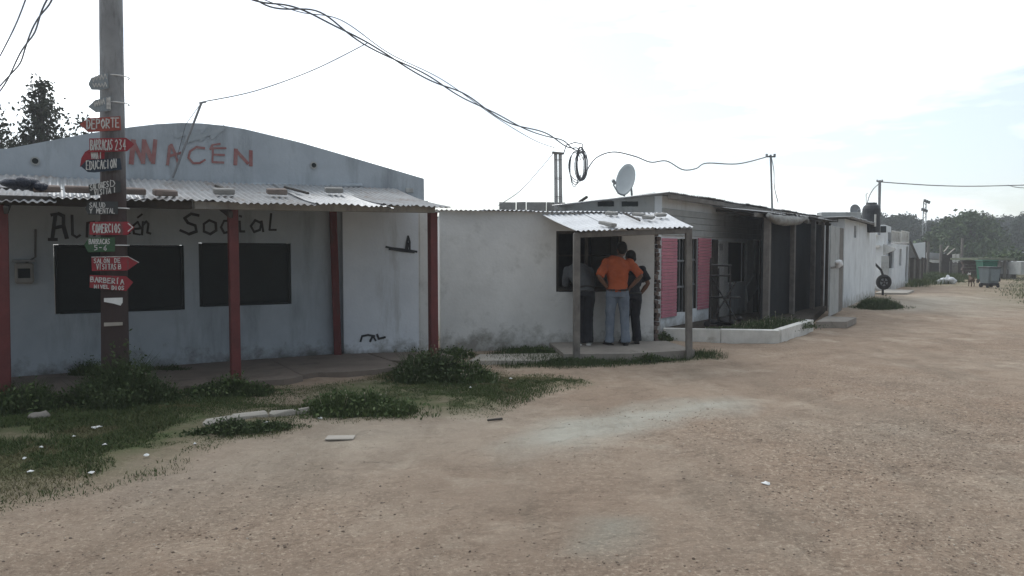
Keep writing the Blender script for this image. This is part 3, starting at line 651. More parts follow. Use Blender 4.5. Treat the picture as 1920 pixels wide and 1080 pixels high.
# ------------------------------------------------------------------ sign pole
pb = G(217, 748); pole = thing('signpost', 'tall dark timber pole with a ladder of hand painted direction boards', 'signpost', tuple(pb))
toC = V((-pb.x, -pb.y, 0)).normalized(); acr = V((-toC.y, toC.x, 0))
ptop = D(203, -420, pb.y+.02); R0 = .142
mb = MB(); pts = [V((pb.x, pb.y, -.3))]+[V((pb.x, pb.y, 0)).lerp(ptop, k) for k in np.linspace(0, 1, 12)]
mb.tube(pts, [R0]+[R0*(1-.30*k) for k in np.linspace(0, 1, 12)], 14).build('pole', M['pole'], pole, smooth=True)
def PLn(off): return V((pb.x, pb.y, 0))+toC*(R0+off)
def board(outline, mtl, lines, label, off=.015, th=.014, ink='chalk', wd=.011, border=False, lean=0):
    P = PLn(off); put = lambda x, y: RP(x, y, P, toC)
    tw_ = random.uniform(-.012, .012)
    sg = MB().prism([put(x+random.uniform(-.8, .8), y+random.uniform(-.8, .8))-toC*(.004+abs(tw_)*(x > 210)) for x, y in outline], -toC*th).build('sign_board', M[mtl], pole, label=label)
    mb = MB()
    for (tx, x0, x1, yb, yt, sl_) in lines:
        if tx is None:
            k = 9; stroke(mb, [put(x0+(x1-x0)*i/k, (yb if i % 2 else yt)+random.uniform(-1, 1)-sl_*i) for i in range(k+1)], wd*.8, toC)
        else: text(mb, tx, x0, x1, yb, yt, put, toC, wd, sl_)
    if border: stroke(mb, [put(x, y) for x, y in outline[1:4]], .008, toC)
    if mb.v: mb.build('lettering', M[ink], sg, recalc=False, kind='stuff')
    return sg
board([(165, 158), (171, 146), (187, 140), (202, 138), (203, 165), (187, 168), (172, 168)], 'sign_white', [(None, 172, 200, 153, 144, .6), (None, 174, 200, 164, 157, .2)], 'small pale arrow board, topmost on the pole')
board([(165, 200), (178, 187), (208, 180), (208, 207), (180, 211)], 'sign_white', [(None, 176, 196, 200, 190, .5), (None, 200, 207, 204, 183, 0)], 'pale pointed board pointing left under the topmost one')
board([(150, 233), (165, 222), (226, 218), (227, 243), (165, 248)], 'sign_orange', [('DEPORTE', 163, 226, 242, 225, .06)], 'orange red board reading DEPORTE', wd=.012)
board([(168, 259), (237, 258), (252, 270), (238, 283), (168, 285)], 'sign_red', [('BARRACAS', 170, 212, 281, 262, 0), ('234', 216, 238, 281, 262, 0)], 'red arrow board reading BARRACAS 2 3 4', off=.035, wd=.009)
board([(150, 312), (153, 296), (160, 284), (172, 278), (196, 278), (196, 304), (166, 306)], 'sign_red', [(None, 171, 184, 297, 285, 0), ('I', 187, 192, 297, 285, 0)], 'red curved arrow board behind the dark blue one', off=.012)
board([(152, 312), (163, 300), (226, 296), (228, 317), (176, 324), (165, 322)], 'sign_blue', [('EDUCACION', 162, 220, 318, 302, .06)], 'dark blue board reading EDUCACION', off=.032, wd=.0095)
board([(166, 346), (216, 338), (226, 341), (226, 361), (168, 366)], 'sign_dark', [('SALONES', 169, 205, 357, 346, .2), ('D', 207, 219, 350, 338, 0), ('VISITA', 177, 209, 366, 356, .12), ('I', 212, 222, 361, 352, 0)], 'dark board reading SALONES D VISITA I', wd=.009)
board([(160, 391), (166, 378), (221, 378), (221, 402), (166, 403)], 'sign_dark', [('SALUD', 168, 199, 389, 380, 0), ('Y', 168, 175, 400, 391, 0), ('MENTAL', 181, 217, 400, 391, 0)], 'dark board reading SALUD Y MENTAL', wd=.008)
board([(168, 416), (240, 415), (253, 427), (240, 440), (168, 441)], 'sign_red', [('COMERCIOS', 174, 227, 436, 420, 0), ('>', 239, 253, 434, 419, 0)], 'red arrow board reading COMERCIOS with a white chevron', wd=.0105)
board([(157, 459), (166, 446), (216, 445), (216, 471), (166, 473)], 'sign_green', [('BARRACAS', 167, 207, 457, 448, 0), ('5-6', 177, 203, 469, 460, 0)], 'green board reading BARRACAS 5-6', wd=.008)
board([(172, 508), (172, 482), (240, 481), (260, 492), (238, 508)], 'sign_red', [('SALÓN', 176, 207, 493, 485, 0), ('DE', 215, 227, 492, 484, 0), ('VISITAS', 181, 219, 505, 495, 0), ('B', 222, 229, 504, 495, 0)], 'red arrow board with a white outline reading SALÓN DE VISITAS B', wd=.008, border=True)
board([(168, 516), (236, 518), (249, 530), (236, 546), (168, 540)], 'sign_red', [('BARBERÍA', 170, 234, 528, 519, -.09), ('NIVEL', 177, 206, 540, 534, -.04), ('DIOS', 210, 234, 543, 536, 0)], 'red arrow board reading BARBERÍA NIVEL DIOS, lowest on the pole', wd=.009)
P = PLn(.006); put = lambda x, y: RP(x, y, P, toC)
MB().prism([put(*q) for q in ((195, 559), (230, 558), (230, 567), (226, 573), (212, 569), (195, 566))], -toC*.004).build('notice', M['paper'], pole, label='torn white paper notice')
MB().prism([put(*q) for q in ((195, 605), (230, 604), (230, 610), (195, 612))], -toC*.004).build('label_strip', M['pale_concrete'], pole)
for y in (145, 195, 391, 460):
    c = RP(217, y, V((pb.x, pb.y, 0)), toC); ring = [c+toC*math.cos(a)*(R0*.93)+acr*math.sin(a)*(R0*.93)+V((0, 0, .0)) for a in np.linspace(-2, 2, 15)]
    MB().tube(ring, .006, 5).build('wire_band', M['paper'], pole)

# ------------------------------------------------------------------ the white kiosk
ks = thing('kiosk', 'white plastered kiosk with a dark serving window and raw brick edge', 'kiosk', tuple(K0))
sK = lambda p: (p-K0).dot(uK)
hK = hole(onK, sK, 1043, 433, 1166, 547)
tk = lambda s: 2.31-.010*s
wall(MB(), K0, uK, LK-.10, -.1, tk, [hK], t=.16, ds=.25, wob=.012, seed=9).build('wall', M['white_wall'], ks)
DK = 3.2
wall(MB(), K1-uK*.03-nK*.17, -nK, DK-.2, -.1, 2.3, t=.14, ds=.5).build('side_wall', M['white_wall'], ks)
wall(MB(), K0-nK*DK, nK, DK-.17, -.1, 2.3, t=.14, ds=.5).build('side_wall', M['white_wall'], ks)
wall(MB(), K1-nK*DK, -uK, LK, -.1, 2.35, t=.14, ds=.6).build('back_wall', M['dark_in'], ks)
z = -.02; k = 0
while z < 2.2:   # toothed brick ends at the corner
    h = random.uniform(.065, .085); dx = random.uniform(-.012, .028) if k % 2 else random.uniform(-.03, .01)
    c = K1-uK*(.03-dx)-nK*(.085+random.uniform(0, .012)); c.z = z+h/2
    MB().box(c, (.07, .15, h-.006), uK, bev=.012, wob=.008).build('brick', M['raw_brick'] if k % 4 else M['brick'], ks); z += h; k += 1
nR = 5
for i in range(nR):
    a, b = LK*i/nR-.04+(i == 0)*-.03, LK*(i+1)/nR+.05; o = .012*(i % 2)
    f = lambda s, d, z: K0+uK*s+nK*d+V((0, 0, z+o))
    corr(MB(), f(a, .10, tk(a)+.0), f(b, .10, tk(b)+.0), f(b, -DK-.1, 2.44), f(a, -DK-.1, 2.44), nv=3, jag=.03, seed=i+30).build('roof_sheet', M['white_tin'], ks)
c = K0+uK*((hK[0]+hK[1])/2)-nK*.08+V((0, 0, (hK[2]+hK[3])/2)); wn = MB()
Wk, Hk = hK[1]-hK[0], hK[3]-hK[2]
for sg in (-1, 1):
    wn.box(c+uK*sg*(Wk/2-.025), (.046, .08, Hk-.01), uK); wn.box(c+V((0, 0, sg*(Hk/2-.025))), (Wk-.104, .078, .046), uK)
wn = wn.build('window_frame', M['dark_wood'], ks)
MB().box(c-uK*(Wk*.03), (.05, .06, Hk-.11), uK).build('mullion', M['dark_wood'], wn)
MB().box(c+V((0, 0, -Hk/2+.055))-nK*.22, (Wk-.05, .36, .03), uK).build('counter', M['dark_wood'], ks)
MB().box(c-nK*.75+uK*.2+V((0, 0, .1)), (1.6, .3, .03), uK).build('shelf', M['dark_wood'], ks)
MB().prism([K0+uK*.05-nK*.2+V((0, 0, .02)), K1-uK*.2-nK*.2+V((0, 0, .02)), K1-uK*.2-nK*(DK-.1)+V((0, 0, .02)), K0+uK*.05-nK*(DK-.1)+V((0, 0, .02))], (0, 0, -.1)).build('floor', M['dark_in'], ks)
# canopy
cn = thing('kiosk_canopy', 'small corrugated canopy on two grey posts over the kiosk window', 'canopy', tuple(G(1185, 662, .1)))
q1, q2 = G(1081, 664, .10), G(1292, 658, .10)
e1, e2 = D(1084, 433, q1.y-.12), D(1297, 425, q2.y-.05)
r1, r2 = onK(1018, 402, .02), onK(1246, 399, .02)
for i in range(3):
    a, b = i/3-.01, (i+1)/3+.012; o = V((0, 0, .010*(i % 2)))
    corr(MB(), e1.lerp(e2, a)+o, e1.lerp(e2, b)+o, r1.lerp(r2, b)+o, r1.lerp(r2, a)+o, nv=4, sag=.012, jag=.03, seed=i+60).build('roof_sheet', M['white_tin'], cn)
MB().bar(V((q1.x, q1.y, -.1)), V((q1.x-.005, q1.y, e1.z-.03)), .095, .095, up=nK, wob=.003).build('post', M['grey_wood'], cn)
MB().bar(V((q2.x, q2.y, -.1)), V((q2.x-.03, q2.y, e2.z-.03)), .09, .09, up=nK, wob=.003).build('post', M['grey_wood'], cn)
MB().bar(e1+V((-.05, .10, -.06)), e2+V((-.02, .05, -.06)), .05, .08).build('beam', M['grey_wood'], cn)
for a in (.08, .5, .92): MB().bar(e1.lerp(e2, a)+V((0, .12, -.045)), r1.lerp(r2, a)+V((0, -.06, -.05)), .04, .05).build('rafter', M['dark_wood'], cn)
nC = (e2-e1).cross(r1-e1).normalized(); nC = nC if nC.z > 0 else -nC
onC = lambda x, y: RP(x, y, e1+V((0, 0, .02)), nC)
for (xa, ya, xb, yb, wd, lb, nm, ct) in ((1126, 421, 1152, 427, .10, 'short plank lying near the front edge of the kiosk canopy', 'plank', 'plank'), (1136, 403, 1157, 405, .12, 'flat stone at the back of the kiosk canopy, left of the lath', 'stone', 'stone'), (1168, 403, 1200, 418, .03, 'thin lath lying across the kiosk canopy', 'lath', 'stick'),
        (1186, 405, 1208, 407, .12, 'flat stone on the kiosk canopy right beside the lath', 'stone', 'stone'), (1206, 410, 1226, 412, .13, 'wide flat stone in the middle of the stones on the kiosk canopy', 'stone', 'stone'), (1228, 407, 1248, 407, .14, 'thick dark stone at the right of the kiosk canopy', 'stone', 'stone')):
    MB().bar(onC(xa, ya)+nC*.035, onC(xb, yb)+nC*.035, wd, .05 if wd > .05 else .03, up=nC, bev=.012, wob=.006).solo(nm, M['grey_brick'] if wd > .05 else M['dark_wood'], lb, ct, 'weights on the kiosk canopy')
# concrete pad and low step
pad = [G(1058, 664, .1), G(1180, 663, .1), G(1303, 656, .1), K1+uK*.12+V((0, 0, .1)), onK(1030, 640)]
pad[-1].z = .1
pd_ = MB().prism(pad, (0, 0, -.25)).build('concrete_pad', M['concrete']); tag(pd_, kind='structure')
MB().prism([G(*p, .03) for p in ((880, 676), (1010, 676), (1068, 668), (1052, 662), (900, 664))], (0, 0, -.15)).solo('concrete_step', M['pale_concrete'], 'low pale concrete slab in the ground beside the kiosk pad', 'slab')

# ------------------------------------------------------------------ people
def remeshed(mb, vox, name, mt, parent, it=3, disp=0.0, seed=0):
    """fuse overlapping shapes into one continuous surface"""
    me = bpy.data.meshes.new(name); o_ = origin_of(parent); me.from_pydata([tuple(V(p)-o_) for p in mb.v], [], mb.f)
    bm = bmesh.new(); bm.from_mesh(me); bmesh.ops.recalc_face_normals(bm, faces=bm.faces); bm.to_mesh(me); bm.free()
    tmp = bpy.data.objects.new('tmp', me); COL.objects.link(tmp)
    r = tmp.modifiers.new('r', 'REMESH'); r.mode = 'VOXEL'; r.voxel_size = vox
    s = tmp.modifiers.new('s', 'SMOOTH'); s.iterations = it; s.factor = .5
    dg = bpy.context.evaluated_depsgraph_get(); res = bpy.data.meshes.new_from_object(tmp.evaluated_get(dg)); bpy.data.objects.remove(tmp)
    res.name = name
    if disp:
        n = len(res.vertices); co = np.empty(n*3, np.float32); no = np.empty(n*3, np.float32); res.vertices.foreach_get('co', co); res.vertices.foreach_get('normal', no)
        co = co.reshape(-1, 3); no = no.reshape(-1, 3)
        d = (fbm(co[:, 0]*9+co[:, 1]*7, co[:, 2]*13+co[:, 1]*5, seed, 3)-.5)*2*disp
        res.vertices.foreach_set('co', (co+no*d[:, None]).ravel())
    res.polygons.foreach_set('use_smooth', [True]*len(res.polygons)); res.materials.clear()
    return mesh_obj(name, res, mt, parent)
def human(label, base, yaw, J, top, bottom, shoe, group=None, hairless=False):
    root = thing('person', label, 'person', tuple(base), group)
    Rz = Matrix.Rotation(yaw, 3, 'Z'); T = lambda p: V(base)+Rz@V(p)
    lat = V(J.get('lat', (1, 0, 0))).normalized()
    S = [V(q) for q in J['spine']]                       # hip, waist, chest, shoulder line, neck base
    def rings(g, k0=0, k1=5):
        rx = [.150, .138, .172, .165, .07]; ry = [.112, .098, .118, .092, .062]; R = []
        pts = []
        for i in range(len(S)-1):
            for f in (0, .5): pts.append((S[i].lerp(S[i+1], f), rx[i]+(rx[i+1]-rx[i])*f, ry[i]+(ry[i+1]-ry[i])*f))
        pts.append((S[-1], rx[-1], ry[-1]))
        for i, (c, a, b) in enumerate(pts):
            tg = (pts[min(i+1, len(pts)-1)][0]-pts[max(i-1, 0)][0]).normalized(); ux = (lat-tg*lat.dot(tg)).normalized(); uy = tg.cross(ux)
            R.append((T(c), a+g, b+g, Rz@ux, Rz@uy))
        return R[k0:k1*2-1]
    b = MB(); b.loft(rings(0)); b.tube([T(S[4]-V((0, 0, .03))), T(S[4].lerp(V(J['head']), .6))], [.056, .05], 12)
    hd = V(J['head']); fw = V(J['face']).normalized(); hx = fw.cross(V((0, 0, 1))).normalized(); hz = hx.cross(fw).normalized()
    HR = Rz@Matrix((hx, fw, hz)).transposed(); HP = lambda x, y, z: T(hd+hx*x+fw*y+hz*z)
    b.ball(HP(0, -.012, .025), (.076, .095, .095), 16, 12, HR); b.ball(HP(0, .025, -.045), (.058, .066, .075), 14, 10, HR)
    b.ball(HP(0, .098, -.012), (.014, .02, .026), 8, 6, HR); b.ball(HP(0, .083, -.066), (.026, .012, .012), 8, 6, HR); b.ball(HP(0, .07, -.10), (.03, .025, .022), 8, 6, HR)
    for s in (-1, 1): b.ball(HP(s*.08, -.005, -.01), (.012, .024, .034), 8, 6, HR); b.ball(HP(s*.03, .084, .03), (.025, .012, .01), 8, 6, HR)
    for s, k in ((-1, 'L'), (1, 'R')):
        sh, el, wr, fd = (V(J[q+k]) for q in ('sh', 'el', 'wr', 'fd')); fd = fd.normalized()
        b.ball(T(sh), .058); b.tube([T(sh), T(sh.lerp(el, .4)), T(el), T(el.lerp(wr, .35)), T(wr)], [.05, .047, .039, .041, .026], 12)
        pc = wr+fd*.045; side = V(J.get('pn'+k, (0, 0, 1))).cross(fd).normalized(); pn = fd.cross(side)
        b.ball(T(pc), (.026, .05, .018), 12, 8, Rz@Matrix((side, fd, pn)).transposed())
        for q, (o, ln) in enumerate(((-.028, .062), (-.010, .075), (.009, .07), (.026, .055))):
            r0 = wr+fd*.075+side*o; b.tube([T(r0-fd*.02), T(r0+fd*ln*.45+side*o*.2), T(r0+fd*ln*.8-pn*.012+side*o*.3), T(r0+fd*ln-pn*.03+side*o*.3)], [.0095, .009, .0085, .0075], 8)
        r0 = wr+fd*.02-side*.022; b.tube([T(r0), T(r0+fd*.025-side*.028), T(r0+fd*.05-side*.038-pn*.01)], [.013, .011, .009], 8)
    for k in 'LR':
        hp, kn, an = (V(J[q+k]) for q in ('hp', 'kn', 'an')); b.tube([T(hp), T(hp.lerp(kn, .5)), T(kn), T(kn.lerp(an, .4)), T(an)], [.085, .075, .055, .056, .04], 12)
        td = V(J['td'+k]).normalized(); b.ball(T(an+td*.06-V((0, 0, .04))), (.035, .10, .03), 10, 8, Rz@Matrix((td.cross(V((0, 0, 1))), td, V((0, 0, 1)))).transposed())
    remeshed(b, .0095, 'body', M['skin'], root, 2)
    # hair
    h = MB(); h.ball(HP(0, -.022, .032), (.083, .098, .098), 18, 12, HR); h.ball(HP(0, -.055, -.03), (.068, .055, .06), 14, 10, HR)
    remeshed(h, .011, 'hair', M['hair'], root, 1, .004, 4)
    for s in (-1, 1): MB().ball(HP(s*.03, .079, .012), (.012, .008, .007), 8, 6, HR).build('eye', M['dark_shoe'], root, smooth=True)
    # shirt
    t_ = MB(); R = rings(.022, 0, 5); d0 = (S[0]-S[1]).normalized(); R = [(R[0][0]+(Rz@d0)*.05*J.get('hem', 1), R[0][1]+.004, R[0][2]+.006, R[0][3], R[0][4])]+R[:8]
    t_.loft(R, 20)
    for k in 'LR':
        sh, el = V(J['sh'+k]), V(J['el'+k]); wr = V(J['wr'+k]); t_.ball(T(sh), .078); e = J.get('sleeve', .82)
        if e <= 1: t_.tube([T(sh), T(sh.lerp(el, .5*e)), T(sh.lerp(el, e))], [.077, .072, .074], 14)
        else: t_.tube([T(sh), T(sh.lerp(el, .5)), T(el), T(el.lerp(wr, .5)), T(el.lerp(wr, .92))], [.075, .068, .06, .055, .045], 14)
    remeshed(t_, .013, 'shirt', top, root, 3, .016, 1)
    # trousers
    p_ = MB(); ra = rings(.014, 0, 2); p_.loft([(T(S[0]-V((0, 0, .07))), .165, .125, Rz@lat, Rz@V((0, 1, 0)))]+ra[:2], 20)
    for k in 'LR':
        hp, kn, an = (V(J[q+k]) for q in ('hp', 'kn', 'an')); p_.tube([T(hp+V((0, 0, .05))), T(hp.lerp(kn, .15)), T(hp.lerp(kn, .5)), T(kn), T(kn.lerp(an, .4)), T(kn.lerp(an, .8)), T(an-V((0, 0, .045)))], [.092, .100, .092, .077, .076, .074, .08], 14)
    remeshed(p_, .013, 'trousers', bottom, root, 3, .009, 2)
    bl = MB(); c = S[0].lerp(S[1], .30); tg = (S[1]-S[0]).normalized(); ux = (lat-tg*lat.dot(tg)).normalized(); uy = tg.cross(ux)
    bl.tube([T(c+ux*math.cos(a)*.170+uy*math.sin(a)*.131) for a in np.linspace(0, 2*math.pi, 25)], .016, 6); bl.build('belt', M['dark_shoe'], root, smooth=True)
    for k in 'LR':
        an = V(J['an'+k]); td = V(J['td'+k]).normalized(); R3 = Rz@Matrix((td.cross(V((0, 0, 1))), td, V((0, 0, 1)))).transposed(); sh_ = MB()
        sh_.ball(T(an+td*.045-V((0, 0, .045))), (.046, .125, .04), 14, 10, R3); sh_.ball(T(an-td*.01-V((0, 0, .01))), (.047, .058, .058), 12, 8, R3)
        sh_.ball(T(an+td*.12-V((0, 0, .052))), (.044, .055, .032), 12, 8, R3)
        so_ = remeshed(sh_, .012, 'shoe', shoe, root, 2); MB().box(T(an+td*.045-V((0, 0, .077))), (.085, .25, .018), Rz@td.cross(V((0, 0, 1))), bev=.006).build('sole', M['dark_shoe'] if shoe != M['white_shoe'] else M['white_shoe'], so_)
    return root
ZP = .10
b1 = G(1157, 647, ZP)
human('man in orange shirt and blue jeans, hands on hips, back turned, at the kiosk', b1, math.radians(4), dict(
    spine=[(0, 0, .86), (.0, .0, 1.02), (.0, -.01, 1.23), (.01, .0, 1.375), (.035, .02, 1.44)], head=(.085, .055, 1.565), face=(.12, 1, -.12),
    shL=(-.185, 0, 1.345), elL=(-.325, -.10, 1.12), wrL=(-.185, -.045, .955), fdL=(.45, .75, -.25), pnL=(-1, .2, .2),
    shR=(.195, 0, 1.345), elR=(.365, -.09, 1.13), wrR=(.205, -.03, .945), fdR=(-.45, .75, -.3), pnR=(1, .2, .2),
    hpL=(-.092, 0, .85), knL=(-.115, .02, .47), anL=(-.12, .03, .088), hpR=(.092, 0, .85), knR=(.125, .03, .47), anR=(.135, -.03, .088), tdL=(-.3, 1, 0), tdR=(.3, 1, 0), sleeve=.93, hem=-1.25),
    M['orange'], M['denim'], M['dark_shoe'])
b2 = D(1181, 640, b1.y+.24); b2.z = ZP
human('man in dark clothes half hidden behind the man in the orange shirt', b2, math.radians(12), dict(
    spine=[(0, -.03, .80), (0, -.02, .94), (.02, .0, 1.12), (.02, .02, 1.25), (.02, .03, 1.31)], head=(.02, .06, 1.425), face=(-.3, 1, -.25),
    shL=(-.155, .02, 1.22), elL=(-.2, .06, .98), wrL=(-.12, .22, .95), fdL=(.1, 1, 0), shR=(.20, .0, 1.22), elR=(.29, -.06, 1.0), wrR=(.19, .02, .82), fdR=(-.4, .7, -.4), pnR=(1, .2, .2),
    hpL=(-.085, -.05, .79), knL=(-.09, 0, .44), anL=(-.1, -.03, .088), hpR=(.085, -.05, .79), knR=(.09, 0, .44), anR=(.10, -.06, .088), tdL=(-.1, 1, 0), tdR=(.35, 1, 0), sleeve=.8),
    M['dark_cloth'], M['dark_cloth'], M['dark_shoe'])
b3 = G(1092, 640, ZP); b3.y = (K0+uK*sK(onK(1090, 600))).y-.34
human('man in a grey shirt and dark trousers leaning into the kiosk window', b3, math.radians(3), dict(
    spine=[(-.03, -.10, .87), (-.04, -.03, 1.0), (-.07, .14, 1.15), (-.085, .25, 1.235), (-.085, .32, 1.255)], head=(-.08, .45, 1.28), face=(0, 1, -.35),
    shL=(-.27, .22, 1.20), elL=(-.30, .20, .98), wrL=(-.24, .45, .99), fdL=(.2, 1, 0), shR=(.10, .22, 1.20), elR=(.16, .22, .98), wrR=(.10, .46, .99), fdR=(-.2, 1, 0),
    hpL=(-.115, -.10, .85), knL=(-.12, -.04, .46), anL=(-.12, -.08, .088), hpR=(.055, -.10, .85), knR=(.05, -.05, .46), anR=(.05, -.1, .088), tdL=(-.1, 1, 0), tdR=(.2, 1, 0), sleeve=1.5, hem=.6),
    M['grey_shirt'], M['dark_cloth'], M['white_shoe'])

# ------------------------------------------------------------------ the pink house and its dark porch
ph = thing('pink_house', 'low house with pink boarded front, side vents and a long sheet roof beside the kiosk', 'house', tuple(H0))
sH = lambda p: (p-H0).dot(uH); zH = 2.74; LH = 11.6
def holeH(x0, y0, x1, y1): return hole(onH, sH, x0, y0, x1, y1)
win = [holeH(1269, 447, 1286, 585), holeH(1290, 447, 1306, 578), holeH(1363, 453, 1396, 528), holeH(1411, 449, 1428, 585)]
wall(MB(), H0, uH, LH, -.1, zH, win, t=.16, ds=.4, seed=12).build('wall', M['far_white'], ph)
uS = nH*1.0; uS = V((nH.x, nH.y, 0)); LS = 2.4
SB = H0-uS*LS
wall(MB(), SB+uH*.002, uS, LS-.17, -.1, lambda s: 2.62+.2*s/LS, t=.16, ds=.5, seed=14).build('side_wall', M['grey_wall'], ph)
onS = lambda x, y, off=0: RP(x, y, H0-uH*off, -uH)
for x in (1126, 1136, 1146, 1171, 1181, 1191):
    a, b = onS(x-3.5, 378), onS(x+3.5, 387); c = (a+b)/2; MB().box(c-uH*.004, ((a-b).length*.95, .012, abs(a.z-b.z)), uS).build('vent', M['shutter'], ph)
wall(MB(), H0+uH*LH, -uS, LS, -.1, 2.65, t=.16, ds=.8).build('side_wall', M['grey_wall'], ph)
nP = 8; le = list(np.linspace(-.25, LH+.1, nP+1))
hp_ = lambda s, d, z: H0+uH*s+nH*d+V((0, 0, z))
for i in range(nP):
    a, b = le[i]-.03, le[i+1]+.05; o = .014*(i % 2)
    corr(MB(), hp_(a, .28, 2.78+o), hp_(b, .28, 2.78+o), hp_(b, -LS, 2.62+o), hp_(a, -LS, 2.62+o), nv=3, jag=.06, seed=i+90).build('roof_sheet', M['old_tin'] if i % 2 else M['tin'], ph)
MB().bar(hp_(-.2, .24, 2.70), hp_(LH, .24, 2.70), .05, .10).build('fascia', M['grey_wood'], ph)
# pink slats
for (x0, x1, yt, yb0, yb1) in ((1239, 1267, 446, 597, 590), (1307, 1331, 446, 581, 577)):
    s0, s1 = sH(onH(x0, 500)), sH(onH(x1, 500)); zt = onH(x0, yt).z; zb = onH(x0, yb0).z; k = int((zt-zb)/.068)
    proto = None
    for i in range(k):
        z = zb+(i+.5)*(zt-zb)/k
        MB().box(H0+uH*(s0+s1)/2+nH*(.022+random.uniform(-.003, .003))+V((0, 0, z)), (s1-s0, .022, (zt-zb)/k-.008), uH, V((nH.x*.10, nH.y*.10, 1)), bev=.004).build('slat', M['pink'], ph)
# boards above and between the pink panels
s0, s1 = sH(onH(1240, 420)), sH(onH(1432, 420))
for i in range(4):
    z = onH(1240, 445).z+.04+(i+.5)*.135
    MB().box(H0+uH*(s0+s1)/2+nH*.02+V((0, 0, z)), (s1-s0, .03, .128), uH, bev=.005).build('board', M['grey_wall'], ph)
for i, h in enumerate(win):
    W_, H_ = h[1]-h[0], h[3]-h[2]; c = H0+uH*((h[0]+h[1])/2)-nH*.10+V((0, 0, (h[2]+h[3])/2))
    nm = 'door' if i == 3 else 'window'
    f = MB().box(c, (W_-.01, .02, H_-.01), uH).build(nm, M['shutter'], ph)
    for sg in (-1, 1): MB().box(c+nH*.07+uH*sg*(W_/2-.03), (.05, .05, H_-.01), uH).build('jamb', M['dark_wood'], f)
    if i < 2:
        for q in (-.15, .2): MB().box(c+nH*.06+V((0, 0, q*H_)), (W_-.11, .025, .04), uH).build('crossbar', M['steel'], f)
        MB().box(c+nH*.05, (.022, .02, H_-.05), uH).build('bar', M['steel'], f)
for x0, x1, mt, yt, yb in ((1333, 1343, 'dark_wood', 449, 600), (1344, 1362, 'chalk', 452, 598), (1397, 1410, 'chalk', 450, 585)):   # upright boards by the entrance
    a, b = sH(onH(x0, 520)), sH(onH(x1, 520)); k = max(1, int((b-a)/.22))
    zt, zb = onH(x0, yt).z, .02
    for i in range(k):
        MB().box(H0+uH*(a+(b-a)*(i+.5)/k)+nH*.025+V((0, 0, (zt+zb)/2)), ((b-a)/k-.012, .03, zt-zb), uH, bev=.005).build('plank', M[mt], ph)
c = onH(1352, 463, .045); mb = MB()
for q in ((-.09, 0), (-.02, 0), (.06, .0)): stroke(mb, [c+uH*q[0]+V((0, 0, .07)), c+uH*(q[0]+.03)+V((0, 0, -.07))], .03, nH)
mb.build('painted_mark', M['paint_black'], ph, recalc=False)
# porch on the front line: posts, fascia planks, rafters, dark cloth
po = thing('house_porch', 'dark porch of timber posts with black shade cloth on the pink house', 'porch', tuple(F0))
sF = lambda p: (p-F0).dot(uH)
for x, yb, yt, wd, mt in ((1437, 612, 398, .13, 'grey_wood'), (1485, 594, 404, .11, 'grey_wood'), (1523, 588, 405, .11, 'grey_wood'), (1541, 584, 406, .07, 'grey_wood'), (1549, 588, 408, .08, 'dark_wood')):
    q = onF(x, 560); zt = 2.47
    MB().bar(V((q.x, q.y, -.1)), V((q.x, q.y, zt)), wd, wd, up=nH, wob=.004).build('post', M[mt], po)
sa, sb = sF(onF(1342, 430)), sF(onF(1551, 430))
s37 = sF(onF(1436, 500))
MB().bar(F0+uH*(s37-.5)+V((0, 0, 2.43))-nH*.09, F0+uH*(sb+.1)+V((0, 0, 2.43))-nH*.09, .06, .09).build('beam', M['grey_wood'], po)
pp = lambda s, d, z: F0+uH*s+nH*d+V((0, 0, z)); le = list(np.linspace(s37-.25, sb+.25, 7))
for i in range(6):
    o = .013*(i % 2)+random.uniform(-.01, .02)
    corr(MB(), pp(le[i]-.03, .18, 2.49+o), pp(le[i+1]+.05, .18, 2.49+o*1.5), pp(le[i+1]+.05, -OFFF+.05, 2.66+o), pp(le[i]-.03, -OFFF+.05, 2.66+o), nv=3, jag=.10, seed=i+120).build('roof_sheet', M['old_tin'] if i % 2 else M['tin'], po)
for s in np.linspace(s37, sb, 5): MB().bar(pp(s, .1, 2.40), pp(s, -OFFF+.02, 2.58), .05, .07).build('rafter', M['dark_wood'], po)
def cloth(s0, s1, z0, z1, off, amp, seed):
    nu, nv = 40, 20; mb = MB(); vs = []
    for lay in (0, 1):
        for j in range(nv+1):
            for i in range(nu+1):
                u, v = i/nu, j/nv; d = off+amp*(float(fbm(u*6, v*1.2, seed))-.5)-lay*.004
                vs.append(pp(s0+(s1-s0)*u, d, z0+(z1-z0)*v))
    W = nu+1; K = W*(nv+1); fs = []
    for j in range(nv):
        for i in range(nu): a = j*W+i; fs.append((a, a+1, a+W+1, a+W)); fs.append((K+a+W, K+a+W+1, K+a+1, K+a))
    return mb.add(vs, fs)
for i in range(1): cloth(s37+.06, sF(onF(1549, 500)), .02, 2.41, -.12, .07, 20).build('shade_cloth', M['net'], po, smooth=True)
cb = sF(onF(1550, 500))
# rolled tarpaulin under the roof edge
pts = [onF(1440, 404, .13), onF(1455, 411, .15), onF(1475, 414, .16), onF(1495, 413, .15), onF(1512, 409, .13)]
tp_ = MB().tube(pts, [.05, .10, .12, .10, .05], 12); tp_.tube([onF(1508, 408, .14), onF(1513, 413, .17), onF(1515, 419, .16)], [.06, .05, .02], 8)
rt = remeshed(tp_, .02, 'rolled_tarpaulin', M['tarp'], None, 2, .025, 3); tag(rt, 'pale tarpaulin rolled up under the porch roof edge of the dark porch', 'tarpaulin')
